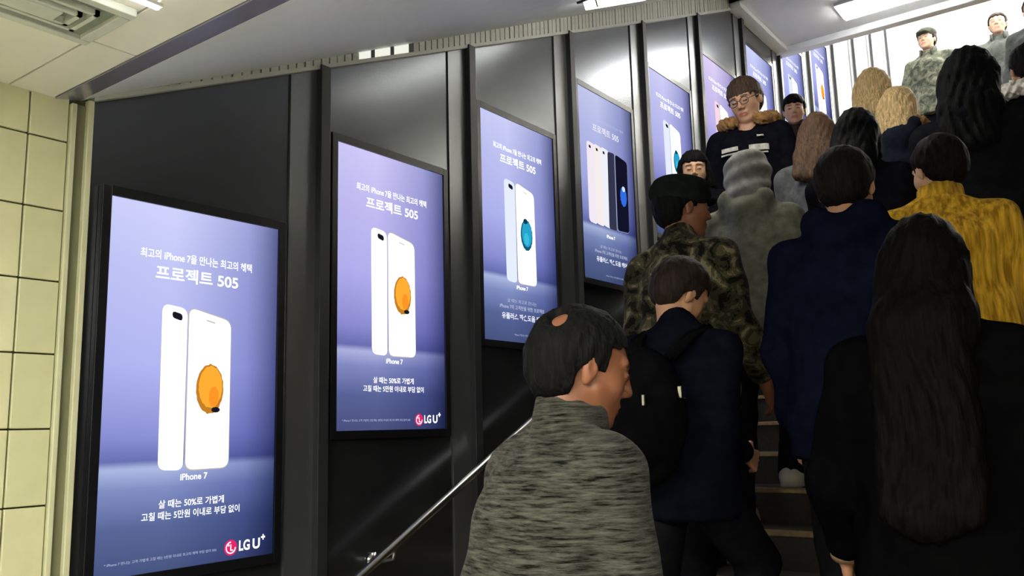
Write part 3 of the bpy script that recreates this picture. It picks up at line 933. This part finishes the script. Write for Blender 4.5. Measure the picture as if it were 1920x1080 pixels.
    body = grow('body', np.concatenate(VV), np.concatenate(QQ), skin_mat(), root, np.concatenate(TT))
    # ---------------- trousers
    f = Fld(np.array([lo[0], -.32, 0.0]), np.array([hi[0], .32, hipz + .25]), .022 * res)
    f.cone(pel, wai - [0, 0, .06 * s], .128 * s, .115 * s, .04, sy=1.3)
    for i in range(2):
        f.cone(hips[i], kne[i], .108 * s, .078 * s, .03); f.cone(kne[i], ank[i] + [0, 0, .0], .078 * s, .066 * s, .03)
    zc = {0: ank[0][2], 1: ank[1][2]}
    f.func(lambda F, X, Y, Z: np.maximum(F + .006 * nz(X, Y, Z, 28, step), np.where(Y > 0, zc[0], zc[1]) - .035 - Z))
    V, Q = f.mesh(); grow('trousers', V, Q, cloth_mat('trousers_%d_%d_%d' % trousers, 'plain', (trousers,)), root)
    # ---------------- shoes
    for i in range(2):
        c = feet[i]
        f = Fld(c + [-.14, -.08, 0], c + [.22, .08, .16], .010 * res)
        f.cone(c + np.array([-.07, 0, .045]) * s, c + np.array([.15, 0, .036]) * s, .048 * s, .040 * s, .02, sy=1.05)
        f.cone(c + np.array([-.055, 0, .05]) * s, c + np.array([-.045, 0, .10]) * s, .050 * s, .048 * s, .03)
        f.cone(c + np.array([-.07, 0, .012]) * s, c + np.array([.15, 0, .012]) * s, .052 * s, .046 * s, .0, sy=1.0)
        f.func(lambda F, X, Y, Z: np.maximum(np.maximum(F, -Z + c[2] + .001), Z - c[2] - .135 * s))
        V, Q = f.mesh(); grow('shoe', V, Q, mat('shoe_%d_%d_%d' % shoe, lin(*shoe), .5, noise=.1), root)
    # ---------------- coat
    b = bulk
    hz = hem * s + min(ff[2] for ff in feet) * 0 + (hipz - .905 * s)
    f = Fld(np.array([lo[0] - .05, lo[1] - .05, hz - .02]), np.array([hi[0] + .05, hi[1] + .05, nb[2] + .20 * s]), .0155 * res)
    f.cone(pel + [0, 0, -.05], wai, .135 * s * b, .128 * s * b, .05, sy=1.32); f.cone(wai, che, .128 * s * b, .140 * s * b, .05, sy=1.36)
    f.cone(che, nb - [0, 0, .03], .128 * s * b, .085 * s, .05, sy=1.2)
    if hem < .72: f.cone(pel, np.array([pel[0], 0, hz]), .14 * s * b, .165 * s * b, .05, sy=1.35)
    else: f.cone(pel, np.array([pel[0], 0, hz - .02]), .135 * s * b, .135 * s * b, .04, sy=1.35)
    for i in range(2):
        f.cone(nb + np.array([-.005, 0, -.005]) * s, sh[i] + [0, 0, .002 * s], .062 * s, .060 * s * b, .04)
        f.cone(sh[i], elb[i], .068 * s * b, .060 * s * b, .035); f.cone(elb[i], wri[i] - (wri[i] - elb[i]) * .16, .060 * s * b, .045 * s * b, .03)
    if collar == 'stand':
        f.cone(nb + [0, 0, -.03], nb + np.array([.006, 0, .005]) * s, .084 * s, .070 * s, .02)
    elif collar == 'hood':
        f.cone(nb + np.array([-.075, .075, .03]) * s, nb + np.array([-.115, 0, -.03]) * s, .048 * s, .062 * s, .03); f.cone(nb + np.array([-.075, -.075, .03]) * s, nb + np.array([-.115, 0, -.03]) * s, .048 * s, .062 * s, .03)
        for sg in (1, -1): f.cone(nb + np.array([-.07, .075 * sg, .035]) * s, nb + np.array([.06, .070 * sg, -.01]) * s, .046 * s, .036 * s, .03)
        f.cone(nb + np.array([-.11, 0, -.04]) * s, nb + np.array([-.115, 0, -.15]) * s, .05 * s, .03 * s, .03, sy=1.7)
    else:
        f.cone(nb + [0, 0, -.02], nb + np.array([.0, 0, .04]) * s, .080 * s, .066 * s, .02)
        f.cone(nb + np.array([.05, 0, .0]) * s, nb + np.array([.06, 0, .10]) * s, .05 * s, .05 * s, .01, 'cut')
    am = .009
    f.func(lambda F, X, Y, Z: np.maximum(F + am * nz(X, Y, Z, 22, step * 1.3) + 1.1 * am * (np.abs(nz(X, Y * .8, Z * .75, 26, step * .7 + 1.)) - .3), hz - Z))
    V, Q = f.mesh(); coat_o = grow(top_name, V, Q, cloth_mat(coat_name or 'c%d' % step, coat, coat_cols), root)
    if collar == 'stand':
        def shell(name, r0, r1, th, m, par, dz=0.0):
            vs, fs = [], []; n = 36
            for q in range(n + 1):
                a = -2.55 + 5.1 * q / n; ca, sa = -math.cos(a), math.sin(a)
                ht = (.092 - .040 * (abs(a) / 2.55) ** 1.5) + dz
                for (r, z) in ((r0, -.035), (r1, ht), (r1 - th, ht), (r0 - th, -.035)):
                    vs.append(nb + np.array([.012 + r * ca * 1.05 + .02 * max(z, 0) / .09, r * sa, z + .003 * math.sin(9 * a)]) * s)
            for q in range(n):
                for e in range(4):
                    A_, B_ = 4 * q + e, 4 * q + (e + 1) % 4
                    fs.append((A_, B_, B_ + 4, A_ + 4))
            fs.append((0, 3, 2, 1)); fs.append((4 * n, 4 * n + 1, 4 * n + 2, 4 * n + 3))
            return mesh_obj(name, vs, fs, m, par, True)
        cm = cloth_mat(coat_name or 'c%d' % step, coat, coat_cols)
        co_ = shell('collar', .094, .084, .009, cm, root)
        shell('collar_lining', .085, .0755, .006, cloth_mat('black_lining', 'plain', ((12, 12, 14),)), co_, -.004)
    # ---------------- hair
    if hair_style != 'none':
        hn, hcol = hair
        ln_ = hair_len
        f = Fld(hcn - np.array([.26, .22, .14 + (ln_ if hair_style == 'long' else 0)]) * h_, hcn + np.array([.2, .2, .18]) * h_, .0072 * res if hair_style != 'long' else .009 * res)
        E2 = lambda c, r, k=.012, mode='add': f.ell(np.array(c) * h_, np.array(r) * h_, k * h_, mode, M, O)
        E2((-.018, 0, .036), (.108, .090, .096), .02)
        E2((-.045, 0, -.005), (.078, .080, .085), .03)
        if hair_style == 'long':
            for sg in (1, .5, 0, -.5, -1):
                a = O + M.T @ (np.array([-.045, .052 * sg, .01]) * h_)
                mid = nb + np.array([-.085, .065 * sg, .015]) * s
                f.cone(a, mid, .055 * h_, .048 * h_, .03)
                if ln_ > .2:
                    e = nb + np.array([-.135 - .05 * ln_, .085 * sg, .12 - ln_ + .03 * abs(sg)]) * s
                    f.cone(mid, e, .050 * h_, .030 * h_, .05)
            for sg in (1, -1):
                a = O + M.T @ (np.array([.01, .074 * sg, .01]) * h_); mid = nb + np.array([.01, .085 * sg, .05]) * s
                f.cone(a, mid, .024 * h_, .026 * h_, .02)
                if ln_ > .2: f.cone(mid, nb + np.array([.03, .10 * sg, .08 - ln_ * .55]) * s, .026 * h_, .016 * h_, .02)
        Mf, Of = M, O
        def cutf(F, X, Y, Z):
            A, B, C = X - Of[0], Y - Of[1], Z - Of[2]
            x = (Mf[0, 0] * A + Mf[0, 1] * B + Mf[0, 2] * C) / h_; y = (Mf[1, 0] * A + Mf[1, 1] * B + Mf[1, 2] * C) / h_; z = (Mf[2, 0] * A + Mf[2, 1] * B + Mf[2, 2] * C) / h_
            wav = .006 * np.sin(y * 150 + 3 * np.sin(z * 40)) + .004 * np.sin(y * 310)
            keep = fringe + wav - z
            if hair_style == 'long':
                keep = np.minimum(keep, np.where(z > -.12, x - .028 - np.maximum(0, np.abs(y) - .075) * 1.2, -1.0))
            else:
                keep = np.minimum(keep, np.maximum(x - .030, -.004 - z)); keep = np.minimum(keep, np.maximum(x + .028 - .25 * np.maximum(0, z + .02), -.088 - z + wav * .6))
            ang = np.arctan2(y, x)
            am_ = .5 + .5 * nz(x, y, z, 30, 1.1)
            st = .0030 * am_ * np.sin(ang * 23 + 2.6 * np.sin(z * 22 + ang * 2) + 4 * nz(x, y, z, 14, .4)) + .0015 * np.sin(ang * 57 + 40 * z + 3 * nz(x, y, z, 25, .9))
            if hair_style == 'long': st = st * .8 + .006 * nz(x, y, z * .5, 34, 2.2) + .0022 * np.sin(y * 190 + 6 * np.sin(z * 12))
            st = st + .0022 * nz(x, y, z, 130, .3)
            return np.maximum(F + st * h_, keep * h_ * .8)
        f.func(cutf)
        if bald:
            for (dx_, dy_, dz_, rr_) in ((0, 0, 0, 1), (.010, .022, .006, .75), (-.012, -.018, -.008, .7), (.016, -.012, .012, .6)):
                f.ell((np.array(bald[:3]) + [dx_, dy_, dz_]) * h_, np.full(3, bald[3] * rr_) * h_, .012, 'cut', M, O)
        V, Q = f.mesh(); grow('hair', V, Q, hair_mat(hn, hcol), root)
    info = dict(root=root, s=s, h=h_, O=O, M=M, nb=nb, sh=sh, elb=elb, wri=wri, che=che, hip=hip, wai=wai, res=res, body=body, coat=coat_o)
    return info

def hp(p, v):
    """head-frame point to body frame"""
    return p['O'] + p['M'].T @ (np.array(v, float) * p['h'])
def part_tube(p, name, pts, r, material, smooth=True, seg=10):
    return MB().tube([tuple(q) for q in pts], r, seg).build(name, material, p['root'], smooth)
def field_part(p, name, lo, hi, res, fn, material):
    f = Fld(np.minimum(lo, hi), np.maximum(lo, hi), res); fn(f); V, Q = f.mesh()
    return grow(name, V, Q, material, p['root'])
def fur(p, name, pts, r, material, amp=.012):
    a = np.array(pts)
    def fn(f):
        for i in range(len(a) - 1): f.cone(a[i], a[i + 1], r, r, .015)
        f.func(lambda F, X, Y, Z: F + amp * nz(X, Y, Z, 150, 1.0) + amp * .6 * nz(X, Y, Z, 260, 2.0))
    return field_part(p, name, a.min(0) - r - .03, a.max(0) + r + .03, .0065, fn, material)

BLACK = ('black', (20, 19, 20)); DARKB = ('dark_brown', (38, 29, 24)); BLOND = ('blonde', (216, 184, 134)); BROWN = ('brown', (88, 68, 53)); GREYB = ('grey_black', (22, 22, 22))
CAMO = ((24, 23, 18), (54, 52, 39), (84, 78, 58), (126, 118, 94))

# man in the grey melange jacket, nearest on the left
p = person('man in grey melange knit jacket looking right, thinning crown, nearest the handrail', (1.83, 1.15, 1.832), 0, 'climb', math.radians(-24), skin=(150, 96, 68), hair=GREYB, hair_style='short',
           coat='melange', coat_cols=((11, 12, 10), (88, 88, 80)), coat_name='grey_melange', collar='stand', hem=.78, bulk=1.22, lean=.19, head=(math.radians(-18), .30, 0), arms=((.25, .10, .5), (.05, .14, .5)),
           hs=1.12, bald=(-.100, -.048, .090, .031), res=.85)

# man in navy jacket with bowed head and backpack
p = person('man in blue-black jacket with bowed head and bare nape, wearing a backpack', (2.84, 1.356, 2.134), 3, 'climb', math.radians(-4), skin=(190, 142, 108), hair=DARKB,
           coat='plain', coat_cols=((17, 19, 28),), coat_name='blue_black', collar='low', hem=.80, bulk=1.08, head=(math.radians(-22), .62, math.radians(10)), arms=((.0, .10, 1.0), (-.10, -.10, 1.35)), hs=1.04)
PB = p
# backpack: a thing of its own
bp_ = empty('backpack', tuple(p['root'].location)); bp_.rotation_euler = p['root'].rotation_euler
tag(bp_, 'black backpack with silver buckles on the man in blue-black jacket', 'backpack')
def bag_part(name, lo, hi, fn, m, res=.012):
    f = Fld(np.array(lo, float), np.array(hi, float), res); fn(f); V, Q = f.mesh(); return grow(name, V, Q, m, bp_)
che, s_ = p['che'], p['s']
M_bag = cloth_mat('black_nylon', 'plain', ((14, 14, 16),))
c0 = che + np.array([-.25, 0, -.12]) * s_
def bag(f):
    f.ell(c0, np.array([.10, .155, .235]) * s_, .03); f.ell(c0 + np.array([-.07, 0, -.06]) * s_, np.array([.06, .115, .12]) * s_, .02)
    f.func(lambda F, X, Y, Z: F + .004 * nz(X, Y, Z, 30, 3.))
bag_part('pack', c0 - .33, c0 + .33, bag, M_bag)
for sg in (1, -1):
    sh = p['sh'][0 if sg > 0 else 1]
    pts = [c0 + np.array([.06, .07 * sg, .19]) * s_, np.array([sh[0] - .085, sh[1] * .62, sh[2] + .055]), np.array([sh[0] + .0, sh[1] * .66, sh[2] + .088]), np.array([sh[0] + .09, sh[1] * .68, sh[2] + .035]), np.array([sh[0] + .125, sh[1] * .72, sh[2] - .12]), np.array([sh[0] + .06, sh[1] * .95, sh[2] - .32])]
    mb = MB()
    for o_ in (-.016, 0, .016): mb.tube([tuple(np.array(q) + [0, o_, 0]) for q in pts], .010, 8)
    st = mb.build('strap', M_bag, bp_, True)
    MB().box(c0[0] - .02, c0[1] + sg * .150 * s_ - .008, c0[2] + .05, c0[0] + .012, c0[1] + sg * .150 * s_ + .008, c0[2] + .09, .003).build('buckle', M_steel, bp_)
MB().box(c0[0] - .115 * s_, c0[1] - .075, c0[2] + .03, c0[0] - .095 * s_, c0[1] - .063, c0[2] + .065, .003).build('zip_pull', M_steel, bp_)

# man in camouflage jacket and dark cap
p = person('man in camouflage jacket and dark green cap, face turned right', (3.48, 1.618, 2.63), 5, 'climb_left', math.radians(-6), skin=(150, 96, 70), hair=GREYB, hair_style='short',
           coat='camo', coat_cols=CAMO, coat_name='camouflage', collar='low', hem=.78, bulk=1.12, head=(math.radians(-38), .10, 0), arms=((-.1, .14, .4), (.2, .14, .4)), hs=1.05)
M_cap = cloth_mat('dark_green_cap', 'plain', ((34, 38, 34),))
def cap_fn(f, p=p):
    h = p['h']
    f.ell(np.array([-.018, 0, .058]) * h, np.array([.124, .108, .074]) * h, .01, 'add', p['M'], p['O'])
    f.ell(np.array([-.010, 0, .098]) * h, np.array([.112, .100, .030]) * h, .02, 'add', p['M'], p['O'])
    f.ell(np.array([.0, 0, -.10]) * h, np.array([.16, .13, .130]) * h, .004, 'cut', p['M'], p['O'])
field_part(p, 'cap', p['O'] - .2, p['O'] + .2, .008, cap_fn, M_cap)
def brim_fn(f, p=p):
    h = p['h']
    f.ell(np.array([.088, 0, .038]) * h, np.array([.042, .066, .009]) * h, .004, 'add', p['M'], p['O'])
field_part(p, 'cap_brim', p['O'] - .22, p['O'] + .22, .007, brim_fn, M_cap)

# person with the grey hood up
p = person('person in dark grey hooded top with the hood up, white shoes', (4.12, 1.551, 2.892), 7, 'climb', math.radians(10), hair=DARKB, hair_style='none',
           coat='plain', coat_cols=((118, 120, 106),), coat_name='dark_grey_fleece', collar='hood', hem=.80, bulk=1.12, shoe=(205, 200, 190), head=(0, .18, 0), hs=1.02, top_name='hooded_top')
def hood_fn(f, p=p):
    h, s_ = p['h'], p['s']
    f.ell(np.array([-.015, 0, .030]) * h, np.array([.125, .106, .108]) * h, .02, 'add', p['M'], p['O'])
    f.cone(p['O'] + p['M'].T @ (np.array([-.03, 0, -.02]) * h), p['nb'] + np.array([-.04, 0, .03]) * s_, .100 * h, .105 * h, .04)
    f.ell(np.array([.13, 0, -.03]) * h, np.array([.10, .075, .11]) * h, .02, 'cut', p['M'], p['O'])
    f.func(lambda F, X, Y, Z: F + .004 * nz(X, Y, Z, 45, 2.) + .005 * np.sin(70 * Z + 20 * Y))
field_part(p, 'hood', p['O'] - .28, p['O'] + .2, .009, hood_fn, cloth_mat('grey_hood', 'plain', ((140, 140, 136),)))

# small dark-haired person coming down, mostly hidden
p = person('dark-haired person coming down, face just above the green cap', (4.84, 2.16, 3.216), 10, 'stand', math.radians(182), skin=(214, 168, 134), hair=BLACK, hair_style='long', hair_len=.16, fringe=.045,
           coat='plain', coat_cols=((20, 20, 24),), coat_name='black_wool_a', collar='low', head=(math.radians(22), .25, 0), hs=1.02)

# man with glasses in fur-trimmed parka
p = person('man with glasses coming down in black parka with tan fur collar', (5.46, 2.037, 3.852), 12, 'stand', math.radians(188), skin=(206, 160, 132), hair=('ash_brown', (74, 60, 50)), hair_style='short', fringe=.028,
           coat='plain', coat_cols=((20, 21, 28),), coat_name='black_parka', collar='low', hem=.70, bulk=1.16, head=(math.radians(-8), .42, math.radians(6)), hs=1.10, top_name='parka', arms=((.15, .2, .4), (.15, .2, .4)))
PF = p
M_fur = cloth_mat('tan_fur', 'plain', ((158, 120, 78),))
nb, s_ = p['nb'], p['s']
fur(p, 'fur_collar', [nb + np.array([.10 * math.cos(a) - .005, .145 * math.sin(a), .035 - .02 * math.cos(a)]) * s_ for a in np.linspace(.55, 2 * PI - .55, 18)], .040, M_fur)
def specs(p, m):
    h = p['h']; mb = MB()
    for sg in (1, -1):
        ring = [hp(p, (.104, .031 * sg + .024 * math.cos(a), .004 + .019 * math.sin(a))) for a in np.linspace(0, 2 * PI, 17)]
        mb.tube([tuple(q) for q in ring], .0022, 6)
        mb.tube([tuple(hp(p, (.102, .056 * sg, .008))), tuple(hp(p, (.05, .080 * sg, .010))), tuple(hp(p, (-.005, .083 * sg, .008)))], .0020, 6)
    mb.tube([tuple(hp(p, (.106, -.008, .008))), tuple(hp(p, (.108, 0, .010))), tuple(hp(p, (.106, .008, .008)))], .0020, 6)
    g = mb.build('glasses', m, p['root'], True)
    for sg in (1, -1):
        L_ = mesh_obj('lens', [hp(p, (.1045, .031 * sg + .023 * math.cos(a), .004 + .018 * math.sin(a))) for a in np.linspace(0, 2 * PI, 16, endpoint=False)], [list(range(16))], MATS['lens_glass'], g)
lg = mat('lens_glass', (1, 1, 1), .03, noise=0); lg.node_tree.nodes['Principled BSDF'].inputs['Transmission Weight'].default_value = 1.0; lg.node_tree.nodes['Principled BSDF'].inputs['IOR'].default_value = 1.1
specs(p, M_black)
# reflective stripes on the chest, laid on the parka front
def chest_patch(p, name, y0, y1, z0, z1, m, lift=.006):
    me = p['coat'].data
    co = np.empty(len(me.vertices) * 3, np.float32); me.vertices.foreach_get('co', co); co = co.reshape(-1, 3)
    n = 7; vs = []; fs = []
    for k in range(2):
        for j in range(n):
            y = y0 + (y1 - y0) * j / (n - 1)
            for z in (z0, z1):
                q = co[(np.abs(co[:, 1] - y) < .03) & (np.abs(co[:, 2] - z) < .03)]
                x = (q[:, 0].max() if len(q) else 0.2)
                vs.append((x + lift - .010 * k, y, z))
    for j in range(n - 1):
        a = 2 * j; fs.append((a, a + 2, a + 3, a + 1)); b = a + 2 * n; fs.append((b, b + 1, b + 3, b + 2))
    for j in range(n - 1):
        a = 2 * j; b = a + 2 * n
        fs.append((a, b, b + 2, a + 2)); fs.append((a + 1, a + 3, b + 3, b + 1))
    return mesh_obj(name, vs, fs, m, p['root'])
M_refl = cloth_mat('reflective_white', 'plain', ((205, 205, 196),))
cz = p['che'][2]
chest_patch(p, 'chest_stripe', -.150, -.035, cz - .005, cz + .022, M_refl); chest_patch(p, 'chest_stripe', -.155, -.035, cz - .028, cz - .018, M_refl)
chest_patch(p, 'chest_stripe', .035, .155, cz - .022, cz + .018, M_refl); chest_patch(p, 'chest_stripe', .035, .150, cz - .042, cz - .033, M_refl)
chest_patch(p, 'chest_badge', .085, .125, cz + .075, cz + .088, M_refl)

# person behind him
person('dark-haired person coming down behind the man with glasses', (6.42, 2.017, 4.025), 15, 'stand', math.radians(186), skin=(206, 162, 136), hair=BLACK, hair_style='short', fringe=.04, coat='plain', coat_cols=((58, 50, 48),), coat_name='dull_brown', collar='stand', head=(.2, .2, 0), res=1.2)
# woman with brown hair and red scarf
p = person('woman with loose brown hair, dull red scarf and grey coat', (5.08, 1.47, 3.348), 10, 'climb', math.radians(4), hair=BROWN, hair_style='long', hair_len=.24, coat='plain', coat_cols=((96, 98, 100),), coat_name='grey_wool', collar='low', hem=.6, head=(.1, .05, 0), top_name='coat', res=1.1)
nb, s_ = p['nb'], p['s']
fur(p, 'scarf', [nb + np.array([.012 + .090 * math.cos(a), .100 * math.sin(a), .045]) * s_ for a in np.linspace(0, 2 * PI, 20)], .036, cloth_mat('dull_red', 'plain', ((122, 62, 58),)), .006)
# dark hair, black coat
person('person with round black hair and black coat below the two blondes', (4.26, 1.04, 3.03), 8, 'stand', math.radians(-6), hair=('soft_black', (21, 21, 23)), hair_style='long', hair_len=.20, coat='plain', coat_cols=((26, 26, 32),), coat_name='black_wool_b', collar='low', hem=.55, bulk=1.0, top_name='coat', hs=1.02)
# two blondes
person('blonde head farther up, left of the other blonde', (6.02, 1.343, 3.901), 13, 'climb', math.radians(0), hair=BLOND, hair_style='long', hair_len=.20, coat='plain', coat_cols=((70, 66, 64),), coat_name='taupe_wool', collar='low', hem=.6, top_name='coat', hs=1.12, res=1.1)
p = person('nearer blonde with blue-black hood and tan fur trim', (5.40, 1.071, 3.503), 11, 'climb', math.radians(0), hair=BLOND, hair_style='long', hair_len=.17, coat='plain', coat_cols=((34, 38, 52),), coat_name='slate_blue', collar='hood', hem=.7, top_name='coat', hs=1.10, head=(-.15, .1, 0))
nb, s_ = p['nb'], p['s']
fur(p, 'fur_trim', [nb + np.array([-.02 + .10 * math.cos(a), .125 * math.sin(a), .045]) * s_ for a in np.linspace(-2.2, -.5, 9)], .032, M_fur)
# big dark figure
person('tall person in black padded coat with bushy black hair, upper right', (4.58, .58, 3.313), 9, 'stand', math.radians(0), hair=('soft_black', (21, 21, 23)), hair_style='long', hair_len=.30, coat='plain', coat_cols=((30, 31, 36),), coat_name='black_padded', collar='hood', hem=.5, bulk=1.26, top_name='coat', hs=1.24)
# navy hooded coat
person('man in navy hooded coat in the middle of the crowd', (2.99, .786, 2.459), 4, 'stand', math.radians(2), skin=(190, 140, 104), hair=('brown_black', (25, 20, 18)), hair_style='short', coat='plain', coat_cols=((15, 18, 34),), coat_name='navy_coat', collar='hood', hem=.76, bulk=1.17, head=(0, .12, 0), top_name='coat', hs=1.0, arms=((.05, .16, .3), (.05, .16, .3)))
# mustard coat
p = person('person in mustard ribbed coat, head turned left, right of the navy coat', (3.64, .606, 2.632), 6, 'stand', math.radians(6), skin=(224, 180, 146), hair=('brown_black', (25, 20, 18)), hair_style='short', fringe=.045, coat='rib', coat_cols=((156, 112, 28), (238, 188, 60)), coat_name='mustard_rib', collar='stand', hem=.66, bulk=1.20, head=(math.radians(36), .22, 0), top_name='coat', hs=1.08, arms=((.1, .22, .3), (.2, .30, 1.0)))
# white-collared person cut by the frame
p = person('person in black coat with white fur collar at the right edge', (5.19, .375, 3.50), 11, 'stand', math.radians(0), skin=(190, 140, 110), hair=BLACK, hair_style='short', coat='plain', coat_cols=((16, 18, 20),), coat_name='black_wool_c', collar='low', hem=.55, bulk=1.15, top_name='coat', head=(.4, .1, 0))
nb, s_ = p['nb'], p['s']
fur(p, 'fur_collar', [nb + np.array([.10 * math.cos(a), .135 * math.sin(a), .03]) * s_ for a in np.linspace(.3, 2 * PI - .3, 18)], .040, cloth_mat('white_fur', 'plain', ((244, 242, 232),)))
# woman with long dark hair, nearest on the right
p = person('woman with long black wavy hair and black coat, nearest on the right', (2.31, .437, 2.036), 2, 'stand', math.radians(0), skin=(206, 150, 116), hair=('long_black', (9, 8, 7)), hair_style='long', hair_len=.56, coat='plain', coat_cols=((7, 8, 8),), coat_name='black_coat', collar='low', hem=.48, bulk=1.10, top_name='coat', hs=1.02, arms=((.12, .30, .45), (.0, .2, .3)), res=.9)
w, e = p['wri'][0], p['elb'][0]
part_tube(p, 'cuff', [w + (w - e) * -.10, w + (w - e) * .02], .040, cloth_mat('beige_cuff', 'plain', ((168, 138, 104),)), seg=20)
# soldiers and others at the head of the stair
for lb, tp, st_, hd, tn in [('soldier in grey-green camouflage standing at the head of the stair', (9.64, 1.578, 5.636), 25, 170, 'soldier'), ('hazy figure in grey jacket near the upper right corner', (9.67, .916, 5.615), 25, 180, 'grey'), ('hazy figure in dark jacket cut by the right edge', (9.03, .553, 5.408), 23, 175, 'dark')]:
    p = person(lb, tp, st_, 'stand', math.radians(hd), skin=(196, 160, 140), hair=DARKB, hair_style='short', coat='camo' if tn == 'soldier' else 'plain', coat_cols=((60, 64, 58), (84, 88, 78), (104, 106, 94), (124, 124, 112)) if tn == 'soldier' else (((84, 88, 86),) if tn == 'grey' else ((52, 54, 54),)), coat_name='up_' + tn, collar='stand', bulk=1.15, res=1.4, arms=((.1, .3, .5), (.1, .3, .5)) if tn == 'soldier' else ((.1, .15, .4), (.1, .15, .4)))
    if tn == 'soldier':
        def cf(f, p=p):
            h = p['h']
            f.ell(np.array([-.012, 0, .066]) * h, np.array([.114, .098, .066]) * h, .01, 'add', p['M'], p['O'])
            f.ell(np.array([.105, 0, .050]) * h, np.array([.060, .070, .012]) * h, .02, 'add', p['M'], p['O'])
            f.ell(np.array([.0, 0, -.10]) * h, np.array([.115, .13, .130]) * h, .004, 'cut', p['M'], p['O'])
        field_part(p, 'cap', p['O'] - .22, p['O'] + .22, .012, cf, cloth_mat('grey_cap', 'plain', ((70, 72, 66),)))
